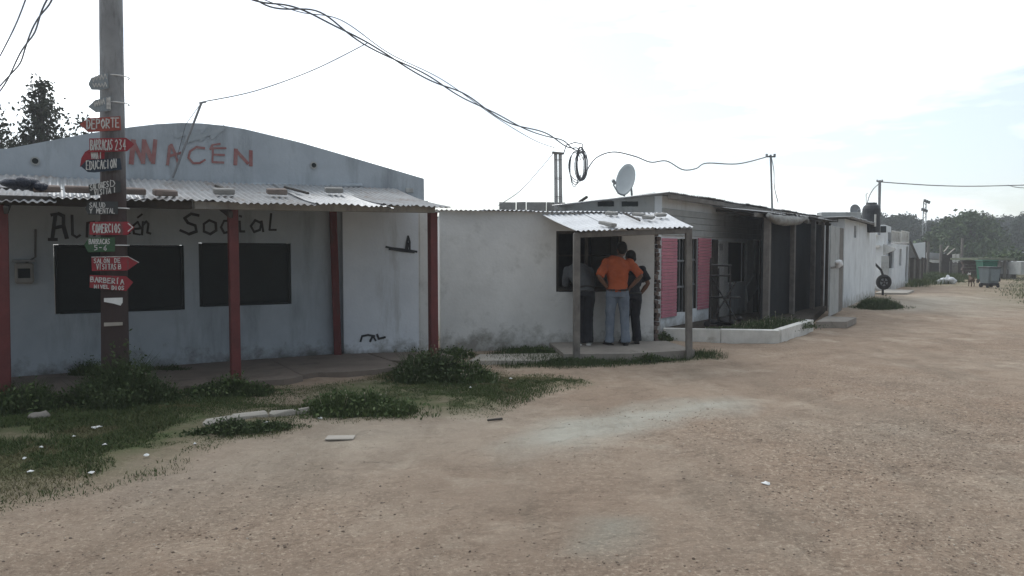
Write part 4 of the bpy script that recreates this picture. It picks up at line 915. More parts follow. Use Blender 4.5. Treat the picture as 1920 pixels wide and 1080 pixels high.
# notice boards: door leaf with rag
q0, q1 = G(1554, 595, .05), G(1578, 583, .05)
dl = thing('door_leaf', 'grey board door leaf standing between the dark porch and white wall', 'door', tuple(q0))
ud = (q1-q0); ud.z = 0; LD = ud.length; ud.normalize(); nd = V((ud.y, -ud.x, 0)); k = 3
for i in range(k):
    MB().box(q0+ud*(LD*(i+.5)/k)+V((0, 0, 1.12)), (LD/k-.012, .03, 2.2), ud, bev=.004).build('plank', M['grey_wall'] if i < 2 else M['grey_wood'], dl)
for z in (1.2,): MB().box(q0+ud*LD*.5+nd*.022+V((0, 0, z)), (LD-.1, .015, .05), ud).build('rail', M['grey_wood'], dl)
mb = MB(); c = q0+ud*LD*.45+nd*.06+V((0, 0, 1.28))
for k in range(10): mb.ball(c+ud*random.uniform(-.35, .35)+V((0, 0, random.uniform(-.07, .08))), V((.09, .06, .06)), 8, 6)
r_ = remeshed(mb, .025, 'white_rag', M['white_bag'], None, 2, .02, 6); tag(r_, 'white rag hung on the rail of the grey door leaf', 'rag')
st_ = MB().prism([G(*p, .13) for p in ((1530, 603), (1588, 603), (1606, 595), (1550, 593))], (0, 0, -.14)); st_.solo('stone_step', M['concrete'], 'dark flat stone step in front of the dark porch', 'step')
# planter with whitewashed curb
pl = thing('planter', 'low whitewashed curb enclosing a weedy bed before the pink house', 'planter', tuple(G(1400, 640)))
c0, c1, c2 = G(1244, 637), G(1462, 642), G(1525, 619)
prev = None
for a, b, k in ((c0, c1, 2), (c1, c2, 1)):
    inn = V((-(b-a).y, (b-a).x, 0)).normalized()
    for i in range(k):
        p0, p1 = a.lerp(b, i/k), a.lerp(b, (i+1)/k); hgt = .215+random.uniform(-.006, .006)
        m0 = p0+inn*.075; m1 = p1+inn*.075
        if b is c1 and i == k-1: m1 = m1-(b-a).normalized()*.004
        if a is c1 and i == 0: m0 = m0+(b-a).normalized()*.153
        MB().bar(m0+V((0, 0, hgt/2-.03)), m1+V((0, 0, hgt/2-.03)), .15, hgt+.06, up=(0, 0, 1), bev=.010, wob=.006).build('curb_block', M['curb'], pl)
sp_ = [c0+V((.1, .1, .13)), c1+V((-.06, .16, .13)), c2+V((-.2, .0, .13)), onF(1549, 585)*1.0, H0+uH*4.2+nH*.08, H0+nH*.08+uH*.05]
for q in sp_: q.z = .13
MB().prism(sp_, (0, 0, -.2)).build('soil', M['soil'], pl)
# iron rack and the junk at its feet
rk = thing('iron_rack', 'black iron rack with crossed braces standing in the planter', 'rack', tuple(G(1350, 607, .13)))
RY = G(1350, 612, .13).y; dk = lambda x, y, o=0.0: D(x, y, RY+o)
for x0, y0, x1, y1 in ((1333, 484, 1330, 607), (1347, 503, 1347, 604), (1369, 497, 1369, 602)): MB().tube([dk(x0, y0), dk(x1, y1)], .021, 8).build('upright', M['black_iron'], rk)
for x0, y0, x1, y1 in ((1333, 497, 1371, 498), (1332, 517, 1371, 516), (1330, 557, 1388, 558)): MB().tube([dk(x0, y0, -.02), dk(x1, y1, -.02)], .021, 8).build('rail', M['black_iron'], rk)
for x0, y0, x1, y1 in ((1334, 520, 1381, 600), (1380, 528, 1342, 590)): MB().tube([dk(x0, y0, -.045), dk(x1, y1, -.045)], .016, 8).build('brace', M['black_iron'], rk)
bd = MB().box(onH(1409, 540, .35), (.75, .03, .42), (uH+V((0, 0, .45))).normalized(), (V((0, 0, 1))-uH*.45).normalized()); bd.solo('leaning_board', M['grey_wall'], 'pale board propped at a slant before the entrance of the pink house', 'board')
jk = MB(); c = dk(1362, 606, .1); c.z = .2
for k in range(16): jk.ball(c+V((random.uniform(-.35, .4), random.uniform(-.1, .25), random.uniform(-.05, .08))), V((random.uniform(.05, .12), .08, random.uniform(.03, .08))), 8, 6)
j_ = remeshed(jk, .025, 'rubbish_heap', M['rubber'], None, 1, .03, 8); tag(j_, 'dark heap of scrap lying at the foot of the iron rack', 'scrap heap')
for x, lb in ((1325, 'small dark wheel hub lying left of the iron rack'),):
    c = dk(x, 607, -.05); MB().tube([c-V((0, .03, 0)), c+V((0, .03, 0))], .06, 12).solo('wheel_hub', M['black_iron'], lb, 'wheel')

# roof objects above the kiosk: block parapet, twin posts, cable coil, plank, dish
yb = D(1000, 385, 16.6); pr = thing('block_parapet', 'low row of grey blocks behind the kiosk roof under the twin posts', 'parapet', (yb.x, yb.y, 0))
for i, (x0, x1) in enumerate(((936, 968), (968.5, 987), (987.5, 1025), (1025.5, 1061))):
    a, b = D(x0, 379, 16.6), D(x1, 379, 16.6); MB().prism([V((a.x, 16.6, 2.40)), V((b.x-.012, 16.6, 2.40)), V((b.x-.012, 16.6, a.z+random.uniform(-.01, .01))), V((a.x, 16.6, a.z))], (0, .2, 0)).build('block', M['grey_brick'], pr)
a = D(936, 379, 16.6); b = D(1061, 379, 16.6); MB().box(V(((a.x+b.x)/2, 16.75, 1.2)), ((b.x-a.x), .18, 2.4)).build('wall', M['grey_wall'], pr)
tw = thing('twin_posts', 'pair of grey timber posts rising over the kiosk roof and holding the cables', 'post', (D(1046, 380, 16.35).x, 16.35, 2.3))
for x0, x1, w_ in ((1041.8, 1043, .075), (1050.5, 1051.5, .075)): MB().bar(D(x1, 384, 16.35)-V((0, 0, .35)), D(x0, 288, 16.35), w_, w_, up=(0, 1, 0), wob=.004).build('post', M['pale_glare_wood'], tw)  # posts lighter than their own wood: lens glare put into the colour
for y in (300, 335, 370): MB().tube([D(1047+7*math.cos(t_), y+1.3*math.sin(t_), 16.35+.09*math.sin(t_)) for t_ in np.linspace(0, 6.28, 13)], .006, 5).build('wire_tie', M['wire'], tw)
MB().bar(D(1035, 286, 16.30), D(1056, 288, 16.30), .05, .05).build('crosspiece', M['grey_wood'], tw)
cl_ = thing('cable_coil', 'thick coil of black cable hanging from the twin posts', 'cable coil', tuple(D(1090, 340, 16.2)))
for k in range(9):
    cx, cy = 1090+random.uniform(-3, 2), 307+random.uniform(-2, 6); rx, ry = random.uniform(6, 11), random.uniform(26, 33); ph0 = random.uniform(0, 6)
    MB().tube([D(cx+rx*math.cos(a)+.3*cy*0, cy+ry*math.sin(a), 16.2+.06*math.sin(a+ph0)) for a in np.linspace(0, 2*math.pi, 25)], .010, 6, cap=False).build('loop', M['wire'], cl_, smooth=True)
for k in range(4):
    cx, cy, rx, ry = 1083-k*2, 311+k*2, 17-k*3, 27+k*2
    MB().tube([D(cx+rx*math.cos(a), cy+ry*math.sin(a), 16.2+.04*k) for a in np.linspace(.4, 5.8, 22)], .009, 5).build('loop', M['wire'], cl_, smooth=True)
MB().tube([D(1056, 290, 16.25), D(1062, 272, 16.2), D(1078, 267, 16.2), D(1092, 270, 16.2), D(1092, 284, 16.2)], .012, 6).build('loop', M['wire'], cl_, smooth=True)
MB().bar(D(1086, 379, 15.9), D(1101, 369, 15.7), .05, .05).solo('roof_stick', M['dark_wood'], 'short stick poking up from the roof between twin posts and dish', 'stick')
def dish(label, c, r, face, mt=M['dish'], legz=.5, ry=1.12):
    d = thing('satellite_dish', label, 'dish', tuple(c-V((0, 0, legz))), 'satellite dishes on the roofs')
    f = V(face).normalized(); x = f.cross(V((0, 0, 1))).normalized(); z = x.cross(f); vs = []; fs = []; nr, nn = 6, 28
    for lay in (0, 1):
        for i in range(nr+1):
            rr = r*i/nr
            for k in range(nn): a = 2*math.pi*k/nn; vs.append(c+x*rr*math.cos(a)+z*rr*ry*math.sin(a)+f*(.28*rr*rr/r-.3*r*.3-lay*.012))
    K = (nr+1)*nn
    for i in range(nr):
        for k in range(nn):
            a, b = i*nn+k, i*nn+(k+1) % nn; fs.append((a, b, b+nn, a+nn)); fs.append((K+a+nn, K+b+nn, K+b, K+a))
    for k in range(nn): a, b = nr*nn+k, nr*nn+(k+1) % nn; fs.append((a, b, K+b, K+a))
    MB().add(vs, fs).build('reflector', mt, d, smooth=True)
    ft = c-z*r*.55+f*r*1.15
    MB().tube([c-z*r*1.1, c-z*r*1.05+f*r*.6, ft], .016, 6).build('arm', M['steel'], d)
    MB().tube([ft-f*.05+z*.02, ft+f*.03+z*.09], .035, 8).build('receiver', M['steel'], d)
    MB().tube([c-f*r*.25, c-f*r*.5-z*r*.6, c-f*r*.5-V((0, 0, legz))], .022, 8).build('bracket', M['steel'], d)
    return d
dish('grey satellite dish on the roof between the twin posts and pink house gable', D(1176, 338, 15.5), .30, (-.86, -.52, .18), legz=.45)

# ------------------------------------------------------------------ white house past the dark porch, and the row beyond
W0, W1 = G(1582, 577), G(1640, 553)
uW = (W1-W0).normalized(); nW = V((uW.y, -uW.x, 0)); LW = (W1-W0).length
onW = lambda x, y, off=0.0: RP(x, y, W0+nW*off, nW); sW = lambda p: (p-W0).dot(uW)
wh = thing('white_house', 'plain white house wall with one slit window past the dark porch', 'house', tuple(W0))
hw = hole(onW, sW, 1601, 423, 1604.5, 446)
zt0, zt1 = onW(1582, 409).z, onW(1640, 424).z
wall(MB(), W0, uW, LW, -.1, lambda s: zt0+(zt1-zt0)*s/LW, [hw], t=.2, ds=.45, wob=.02, seed=31).build('wall', M['far_white'], wh)
c = W0+uW*((hw[0]+hw[1])/2)-nW*.1+V((0, 0, (hw[2]+hw[3])/2)); MB().box(c, (hw[1]-hw[0]-.01, .02, hw[3]-hw[2]-.01), uW).build('window', M['shutter'], wh)
wall(MB(), W0-nW*5, nW, 4.79, -.1, zt0-.1, t=.2, ds=.8).build('side_wall', M['far_white'], wh)
wall(MB(), W1-nW*.21, -nW, 4.79, -.1, zt1-.1, t=.2, ds=.8).build('side_wall', M['far_white'], wh)
rf = lambda s, d, z: W0+uW*s+nW*d+V((0, 0, z))
for i in range(4):
    a, b = LW*.8*i/4-.3, LW*.8*(i+1)/4+.05-.2; o = .012*(i % 2)
    corr(MB(), rf(a, .22, zt0+.05+o), rf(b, .22, zt0+.05+o), rf(b, -5, zt0-.02+o), rf(a, -5, zt0-.02+o), nv=2, jag=.05, seed=i+150).build('roof_sheet', M['tin'], wh)
MB().bar(rf(-.5, .2, zt0+.0), rf(LW*.75, .2, zt0+.0), .05, .05).build('edge_board', M['grey_wood'], wh)
# roof things: block, small dish, tank, mast
c = D(1585, 404, 24.5); MB().box(V((c.x, 25, c.z-.35)), (1.3, .4, .95)).solo('roof_block', M['grey_wall'], 'grey masonry block on the roof beside the small dish', 'block')
dish('small dark satellite dish on the roof left of the black water tank', D(1603, 395, 25.2), .19, (.1, -1, .2), M['steel'], legz=.3)
c = D(1634, 395, 26.5); tk_ = thing('water_tank', 'black plastic water tank on the white house roof', 'tank', (c.x, c.y, 2.3))
zb_, zt_ = D(1634, 420, 26.5).z-.3, D(1634, 380, 26.5).z; rr = .30
MB().loft([(V((c.x, c.y, zb_)), rr, rr), (V((c.x, c.y, zt_-.22)), rr, rr), (V((c.x, c.y, zt_-.12)), rr*.86, rr*.86), (V((c.x, c.y, zt_-.06)), rr*.6, rr*.6)], 20).build('body', M['black_plastic'], tk_, smooth=False)
for k in range(5): z = zb_+.15+k*.15; MB().tube([V((c.x+(rr+.004)*math.cos(a), c.y+(rr+.004)*math.sin(a), z)) for a in np.linspace(0, 6.2832, 21)], .012, 5, cap=False).build('rib', M['black_plastic'], tk_)
MB().tube([V((c.x, c.y, zt_-.06)), V((c.x, c.y, zt_))], [.18, .17], 14).build('lid', M['black_plastic'], tk_)
MB().tube([V((c.x-.02, c.y-rr-.03, zb_+.2)), V((c.x-.02, c.y-rr-.03, zb_+.62))], .035, 8).build('pipe', M['curb'], tk_)
MB().tube([D(1624, 384, 25.5), D(1624, 364, 25.5), D(1627, 362, 25.5)], .012, 6).solo('bent_pipe', M['steel'], 'thin bent pipe sticking up left of the black water tank', 'pipe')

def box_house(name, label, P, u, L, dep, h, mt, cat='house', holes=()):
    b_ = thing(name, label, cat, tuple(P)); u = V(u).normalized(); nn = V((u.y, -u.x, 0))
    wall(MB(), P, u, L, -.1, h, holes, t=.15, ds=.6, wob=.012).build('wall', mt, b_)
    wall(MB(), P-nn*dep, nn, dep-.155, -.1, h-.01, t=.15, ds=.6, wob=.012).build('side_wall', mt, b_)
    wall(MB(), P+u*L-nn*.155, -nn, dep-.16, -.1, h-.01, t=.15, ds=.8).build('side_wall', mt, b_)
    MB().prism([P+u*.1-nn*.2+V((0, 0, h-.12)), P+u*(L-.1)-nn*.2+V((0, 0, h-.12)), P+u*(L-.1)-nn*dep+V((0, 0, h-.12)), P+u*.1-nn*dep+V((0, 0, h-.12))], (0, 0, -.1)).build('roof', M['concrete'], b_)
    for h_ in holes:
        c = P+u*((h_[0]+h_[1])/2)-nn*.09+V((0, 0, (h_[2]+h_[3])/2)); MB().box(c, (h_[1]-h_[0]-.01, .02, h_[3]-h_[2]-.01), u).build('window', M['shutter'], b_)
    return b_
# taller white house set back
R0_ = D(1668, 540, 32.0); R0_.z = 0; R0_ = R0_-nW*.25
hb = box_house('tall_white_house', 'taller white flat roofed house with a grey awning behind the black tyre', R0_, uW, 3.0, 4.2, D(1667, 421, 32).z, M['far_white'])
Sd = lambda x, y, off=0: RP(x, y, R0_-uW*off, -uW)
for x0, x1, y0, y1 in ((1639, 1646, 424, 433), (1653, 1660, 424, 436)):
    a, b = Sd(x0, y0), Sd(x1, y1); MB().box((a+b)/2-uW*.01, ((a-b).length*.7, .04, abs(a.z-b.z)), nW).build('vent', M['shutter'], hb)
for x0, x1, y in ((1638, 1647, 441), (1638, 1651, 462)): a, b = Sd(x0, y), Sd(x1, y); MB().box((a+b)/2-uW*.15, ((a-b).length, .3, .10), nW).build('ledge', M['curb'], hb)
a = Sd(1660, 470); aw2 = MB().prism([Sd(1656, 458, .05), Sd(1656, 478, .05), Sd(1678, 469, .9), Sd(1677, 465, .9)], nW*.03); aw2.build('awning', M['grey_wall'], hb)
a, b = Sd(1656, 480), Sd(1663, 530); MB().box((a+b)/2-uW*.02, (.3, .04, abs(a.z-b.z)), nW).build('door', M['grey_wall'], hb)
# low white block with two slits
Q0 = G(1671, 543); Q1 = G(1702, 534); uQ = (Q1-Q0).normalized(); nQ = V((uQ.y, -uQ.x, 0)); LQ = (Q1-Q0).length
onQ = lambda x, y: RP(x, y, Q0, nQ); sQ = lambda p: (p-Q0).dot(uQ)
hs = []
for x0, y0, x1, y1 in ((1672.5, 470, 1675.5, 503), (1687, 467, 1690, 498), (1699, 462, 1701.5, 528)): h = hole(onQ, sQ, x0, y0, x1, y1); hs.append((h[0], h[1], h[2], h[3]))
lb = box_house('low_white_house', 'low white block with narrow dark slits and two cages on top', Q0, uQ, LQ, 3.2, D(1671, 457, Q0.y).z, M['far_white'], holes=hs)
for x0, x1, lab in ((1672, 1688, 'white framed cage on the low white block, nearer the tyre'), (1690, 1704, 'white framed cage on the low white block, farther from the tyre')):
    a, b = RP(x0, 454, Q0-nQ*.1, nQ), RP(x1, 436, Q0-nQ*.1, nQ); g = thing('cage', lab, 'cage', (a.x, a.y, a.z), 'cages on the low white block')
    h_ = b.z-a.z; lx = (V((b.x, b.y, 0))-V((a.x, a.y, 0))).length; fr = MB()
    for z in (0, h_): MB().bar(V((a.x, a.y, a.z+z)), V((b.x, b.y, a.z+z)), .06, .06).build('frame_rail', M['curb'], g)
    MB().box(V(((a.x+b.x)/2, (a.y+b.y)/2, a.z+h_/2))-nQ*.3, (lx, .4, h_-.1), uQ).build('core', M['steel'], g)
    for i in range(6):
        q = V((a.x, a.y, a.z+.03)).lerp(V((b.x, b.y, a.z+.03)), (i+.1)/5.2); MB().bar(q, q+V((0, 0, h_-.06)), .05, .05).build('bar', M['curb'], g)
# tyre on a bent pipe
c = D(1657, 529, 28.9); ty = thing('hanging_tyre', 'black tyre hung on a bent pipe at the corner of the white wall', 'tyre', (c.x, c.y, 0))
mb = MB(); vs = []; fs = []; nn, mm = 28, 10
for i in range(nn):
    a = 2*math.pi*i/nn
    for k in range(mm): b = 2*math.pi*k/mm; r = .225+.075*math.cos(b); vs.append(c+V((r*math.cos(a), .085*math.sin(b), r*math.sin(a))))
for i in range(nn):
    for k in range(mm): fs.append((i*mm+k, ((i+1) % nn)*mm+k, ((i+1) % nn)*mm+(k+1) % mm, i*mm+(k+1) % mm))
mb.add(vs, fs).build('tyre', M['rubber'], ty, smooth=True)
MB().tube([c+V((0, -.03, 0)), c+V((0, .03, 0))], .15, 20).build('rim', M['steel'], ty)
for k in range(5): a = k*1.2566+.3; MB().bar(c+V((.03*math.cos(a), -.045, .03*math.sin(a))), c+V((.15*math.cos(a), -.045, .15*math.sin(a))), .05, .03, up=(0, 1, 0)).build('spoke', M['black_iron'], ty)
MB().tube([D(1640, 494, 28.9), D(1652, 506, 28.9), D(1655, 515, 28.9), V((c.x, c.y+.06, c.z)), V((c.x, c.y+.06, -.1))], .045, 8).build('pipe', M['black_iron'], ty)
MB().prism([G(*p, .05) for p in ((1641, 549), (1702, 549), (1714, 544), (1660, 542))], (0, 0, -.1)).solo('concrete_apron', M['pale_concrete'], 'pale concrete strip on the ground below the black tyre', 'slab')

# masts
def mast_(label, x0, y0, x1, y1, Yd, r, name='utility_mast'):
    a, b = D(x0, y0, Yd), D(x1, y1, Yd); m_ = thing(name, label, 'mast', (a.x, a.y, a.z-.1)); MB().tube([a-V((0, 0, .1)), b], r, 8).build('pole', M['steel'], m_)
    MB().tube([b-V((.12, 0, .05)), b+V((.12, 0, -.05))], .02, 6).build('crossarm', M['wire'], m_)
    for k in (-.1, .1): MB().tube([b+V((k, 0, -.05)), b+V((k, 0, .02))], .03, 6).build('insulator', M['steel'], m_)
    return m_
mast_('thin grey mast on the dark porch roof carrying the wavy cable', 1448, 388, 1445, 290, 19.0, .026)
mast_('thin pale mast on the white houses with the cable running out to the right', 1648, 436, 1649.5, 338, 29.5, .055)

# ------------------------------------------------------------------ yards and things at the far end
YF = 50.0
def PX(x, y, Yd=YF): return D(x, y, Yd)
def panel(name, label, pts, Yd, th, mt, cat, group=None): return MB().prism([PX(x, y, Yd) for x, y in pts], (0, th, 0)).solo(name, mt, label, cat, group)
sh1 = thing('shack', 'dark board shack with a diagonal pole next to the low white block', 'shack', tuple(G(1715, 530)))
Ys = G(1715, 530).y
xs_ = list(np.linspace(1703, 1732, 9)); zg = lambda Yd: 475+1.6*FPX/Yd
for i in range(8):
    a, b = PX(xs_[i], 485+random.uniform(-3, 3), Ys), PX(xs_[i+1]-.4, 485, Ys); MB().prism([V((a.x, Ys, -.1)), V((b.x, Ys, -.1)), V((b.x, Ys, a.z)), V((a.x, Ys, a.z))], (0, .03, 0)).build('board', M['dark_wood'] if i % 3 else M['grey_wood'], sh1)
MB().prism([PX(1701, 456, Ys), PX(1709, 452, Ys), PX(1724, 486, Ys), PX(1702, 484, Ys)], (0, 2.5, 0)).build('roof', M['old_tin'], sh1)
MB().bar(PX(1706, 452, Ys-.3), PX(1722, 487, Ys-.3), .09, .09).build('pole', M['dark_wood'], sh1)
panel('white_tarp', 'pale tarp stretched behind the dark board shack', ((1709, 457), (1735, 454), (1735, 483), (1724, 485)), Ys+1.5, .04, M['far_white'], 'tarp')
panel('tin_shed', 'shed with pale sheet roof between the tarp and the picket fence', ((1738, 473), (1764, 475), (1764, 487), (1738, 484)), 54, 3, M['tin'], 'shed')
panel('shed_wall', 'dark low wall of boards under the pale sheet roof', ((1732, 486), (1763, 488), (1763, 512), (1732, 514)), 54.5, 2, M['dark_wood'], 'wall')
panel('white_sheet', 'narrow white sheet lying along the edge of the pale shed roof', ((1740, 486), (1762, 488), (1762, 493), (1750, 493), (1740, 489)), 53.5, .1, M['curb'], 'sheet')
for x, y0, lb in ((1735, 451, 'dark post at the edge of the pale tarp'), (1741, 453, 'pale post beside the pale shed roof'), (1764.5, 459, 'grey post at the left end of the picket fence'), (1804.5, 446, 'tall thin post behind the brick red wall')):
    a = PX(x, y0, 52); MB().bar(V((a.x, 52, -.1)), a, .13, .13, up=(0, 1, 0)).solo('yard_post', M['grey_wood'] if x != 1735 else M['dark_wood'], lb, 'post', 'posts in the far yards')
for x0, y0, x1, y1, lb in ((1770, 472, 1779, 461, 'upper pale plank tilted over the picket fence'), (1776, 478, 1790, 466, 'lower pale plank tilted over the picket fence')):
    MB().bar(PX(x0, y0, 53), PX(x1, y1, 53), .12, .05).solo('tilted_plank', M['pale_concrete'], lb, 'plank', 'tilted planks over the picket fence')
fn = thing('picket_fence', 'dark picket fence across the far end of the lane', 'fence', tuple(PX(1780, 500, 51.5))); fn['origin'] = tuple(fn.location)
x = 1765.5
while x < 1803:
    a, b = PX(x, 491+random.uniform(-2.5, 2), 51.5), PX(x+2.2, 491, 51.5); MB().box(V(((a.x+b.x)/2, 51.5, a.z/2-.05)), (b.x-a.x-.01, .03, a.z+.1)).build('picket', M['dark_wood'] if random.random() < .6 else M['grey_wood'], fn); x += 2.4
for z in (.35, .9): a, b = PX(1765, 490, 51.54), PX(1803, 490, 51.54); MB().bar(V((a.x, 51.54, z)), V((b.x, 51.54, z)), .03, .07).build('rail', M['dark_wood'], fn)
for x0, lb in ((1786.5, 'white upright sheet behind the picket fence, the left one'), (1793.5, 'white upright sheet behind the picket fence, the right one')):
    panel('upright_sheet', lb, ((x0, 477), (x0+5.5, 476), (x0+5.5, 497), (x0, 497)), 52.6, .05, M['curb'], 'sheet', 'white sheets behind the picket fence')
hv = thing('dark_hut', 'dark hut of scrap boards behind the picket fence', 'hut', tuple(PX(1774, 500, 53.2)))
for i in range(6): a, b = PX(1766+i*3.3, 476+random.uniform(-3, 2), 53.2), PX(1769+i*3.3, 476, 53.2); MB().box(V(((a.x+b.x)/2, 53.2, a.z/2)), (b.x-a.x, .05, a.z)).build('board', M['dark_wood'], hv)
bw = thing('brick_wall', 'low brown brick wall right of the picket fence', 'wall', tuple(PX(1825, 500, 49)))
for r in range(6):
    zz_ = .05+r*.21
    for i in range(9):
        a, b = PX(1803+i*5+(r % 2)*2.5, 500, 49), PX(1807.6+i*5+(r % 2)*2.5, 500, 49); MB().box(V(((a.x+b.x)/2, 49+random.uniform(-.01, .01), zz_+.1)), (b.x-a.x, .2, .195), bev=.015).build('brick', M['raw_brick'], bw)
sd = thing('flat_shed', 'flat roofed pole shed with a mossy pale roof behind the bins', 'shed', tuple(PX(1860, 500, 47)))
a, b = PX(1834, 486, 47), PX(1903, 486, 47); MB().box(V(((a.x+b.x)/2, 48.5, a.z)), (b.x-a.x, 3, .14)).build('roof', M['moss'], sd)
for x in (1842, 1873, 1884, 1892, 1903): q = PX(x, 500, 47.2); MB().bar(V((q.x, q.y, -.1)), V((q.x, q.y, a.z-.07)), .14, .14, up=(0, 1, 0)).build('post', M['grey_wood'], sd)
for i in range(12): q0, q1 = PX(1846+i*4.6, 490, 49.3), PX(1850+i*4.6, 490, 49.3); MB().box(V(((q0.x+q1.x)/2, 49.3, .55)), (q1.x-q0.x, .04, 1.3)).build('board', M['dark_wood'], sd)
panel('grey_block_hut', 'grey corner of a hut at the right edge of the picture', ((1914, 491), (1945, 490), (1945, 515), (1914, 515)), 46, 3, M['grey_wall'], 'hut')
def wheelie(label, x0, x1, yt, yb, mt, ml, yaw=0.0, lid=True):
    base = G((x0+x1)/2, yb); w_ = (x1-x0)*base.y/FPX; h_ = (yb-yt)*base.y/FPX; g = thing('waste_bin', label, 'bin', tuple(base), 'bins at the end of the lane')
    R = Matrix.Rotation(yaw, 3, 'Z'); P = lambda x, y, z: base+R@V((x, y, z))
    b0 = [P(sx*w_*.42, sy*w_*.38, .13) for sx, sy in ((-1, -1), (1, -1), (1, 1), (-1, 1))]; b1_ = [P(sx*w_*.5, sy*w_*.5, h_*.9) for sx, sy in ((-1, -1), (1, -1), (1, 1), (-1, 1))]
    MB().add(b0+b1_, [(3, 2, 1, 0), (4, 5, 6, 7), (0, 1, 5, 4), (1, 2, 6, 5), (2, 3, 7, 6), (3, 0, 4, 7)]).build('body', mt, g)
    MB().box(P(0, 0, h_*.94), (w_*1.1, w_*1.1, .07), R@V((1, 0, 0)), bev=.02).build('lid', ml, g)
    MB().box(P(0, -w_*.5-.01, h_*.55), (w_*.7, .025, h_*.5), R@V((1, 0, 0))).build('front_panel', mt, g)
    MB().box(P(0, -.05, .15), (w_*.9, w_*.75, .12), R@V((1, 0, 0))).build('base', M['rubber'], g)
    for s in (-1, 1): MB().tube([P(s*w_*.48, w_*.3, .1), P(s*w_*.38, w_*.3, .1)], .1, 12).build('wheel', M['rubber'], g); MB().tube([P(s*w_*.48, -w_*.34, .08), P(s*w_*.40, -w_*.34, .08)], .08, 12).build('wheel', M['rubber'], g)
    return g
wheelie('grey waste bin with a dark lid standing in the lane', 1842, 1867, 499, 539, M['bin_grey'], M['black_plastic'], .15)
wheelie('green waste bin behind the grey bin', 1836, 1862, 486, 531, M['bin_green'], M['bin_green'], -.1)
wheelie('dark blue grey bin half hidden right of the grey bin', 1860, 1872, 504, 528, M['sign_blue'], M['sign_blue'], 0)
# white bag and small dog
c = G(1773, 532); mb = MB()
for k in range(8): mb.ball(c+V((random.uniform(-.4, .4), random.uniform(-.15, .15), random.uniform(.08, .22))), V((.22, .18, .15)), 10, 7)
mb.ball(c+V((.1, 0, .38)), V((.1, .1, .12)), 8, 6); r_ = remeshed(mb, .035, 'white_sack', M['white_bag'], None, 2, .04, 9); tag(r_, 'white plastic sack on the grass at the end of the lane', 'sack')
dgb = G(1821, 537); dog = thing('dog', 'small brown dog with a white head standing in the lane', 'dog', tuple(dgb))
R = Matrix.Rotation(math.radians(75), 3, 'Z'); P = lambda x, y, z: dgb+R@V((x, y, z)); mb = MB()
mb.loft([(P(-.26, 0, .33), .03, .04, R@V((0, 1, 0)), V((0, 0, 1))), (P(-.22, 0, .34), .075, .085, R@V((0, 1, 0)), V((0, 0, 1))), (P(-.05, 0, .33), .075, .08, R@V((0, 1, 0)), V((0, 0, 1))), (P(.14, 0, .33), .085, .11, R@V((0, 1, 0)), V((0, 0, 1))), (P(.23, 0, .36), .05, .07, R@V((0, 1, 0)), V((0, 0, 1)))], 14)
mb.tube([P(.16, 0, .38), P(.25, 0, .47), P(.29, 0, .53)], [.075, .058, .05], 10)
for s in (-.055, .055):
    mb.tube([P(.17, s, .32), P(.15, s, .19), P(.18, s, .1), P(.17, s, .03)], [.04, .03, .02, .02], 8); mb.ball(P(.19, s, .02), V((.035, .025, .02)), 8, 6)
    mb.tube([P(-.2, s, .33), P(-.14, s, .22), P(-.25, s, .13), P(-.24, s, .03)], [.06, .04, .022, .02], 8); mb.ball(P(-.22, s, .02), V((.035, .025, .02)), 8, 6)
mb.tube([P(-.26, 0, .37), P(-.36, 0, .44), P(-.40, 0, .54)], [.025, .018, .01], 8)
mb.ball(P(.33, 0, .56), V((.07, .06, .06)), 12, 8); remeshed(mb, .014, 'body', M['fur'], dog, 2)
mb = MB(); mb.ball(P(.33, 0, .57), V((.075, .066, .064)), 12, 8); mb.tube([P(.36, 0, .555), P(.44, 0, .535)], [.045, .028], 10)
for s in (-1, 1): mb.tube([P(.31, s*.04, .61), P(.30, s*.055, .68)], [.028, .008], 8)
remeshed(mb, .012, 'head', M['white_fur'], dog, 2)
MB().ball(P(.455, 0, .54), .014, 8, 6).build('nose', M['rubber'], dog)

# floodlight mast over the trees
a = D(1734, 424, 95); fm = thing('floodlight_mast', 'lattice floodlight mast rising over the far trees', 'mast', (a.x, a.y, 0))
b = D(1734, 378, 95)
for s in (-.16, .16): MB().tube([V((a.x+s*1.6, 95, 0)), V((b.x+s, 95, b.z))], .07, 6).build('rail', M['steel'], fm)
for k in range(14): z0_, z1_ = b.z*k/14, b.z*(k+1)/14; sg = 1 if k % 2 else -1; MB().tube([V((b.x+sg*.2, 95, z0_)), V((b.x-sg*.2, 95, z1_))], .035, 5).build('brace', M['steel'], fm)
for z, x in ((b.z, .15), (b.z-1.1, -.12)):
    for k in range(3): MB().box(V((b.x+x+(k-1)*.27, 94.8, z+(k-1)*-.1)), (.23, .2, .36), (1, 0, 0), (0, -.3, 1)).build('floodlight', M['black_plastic'], fm)

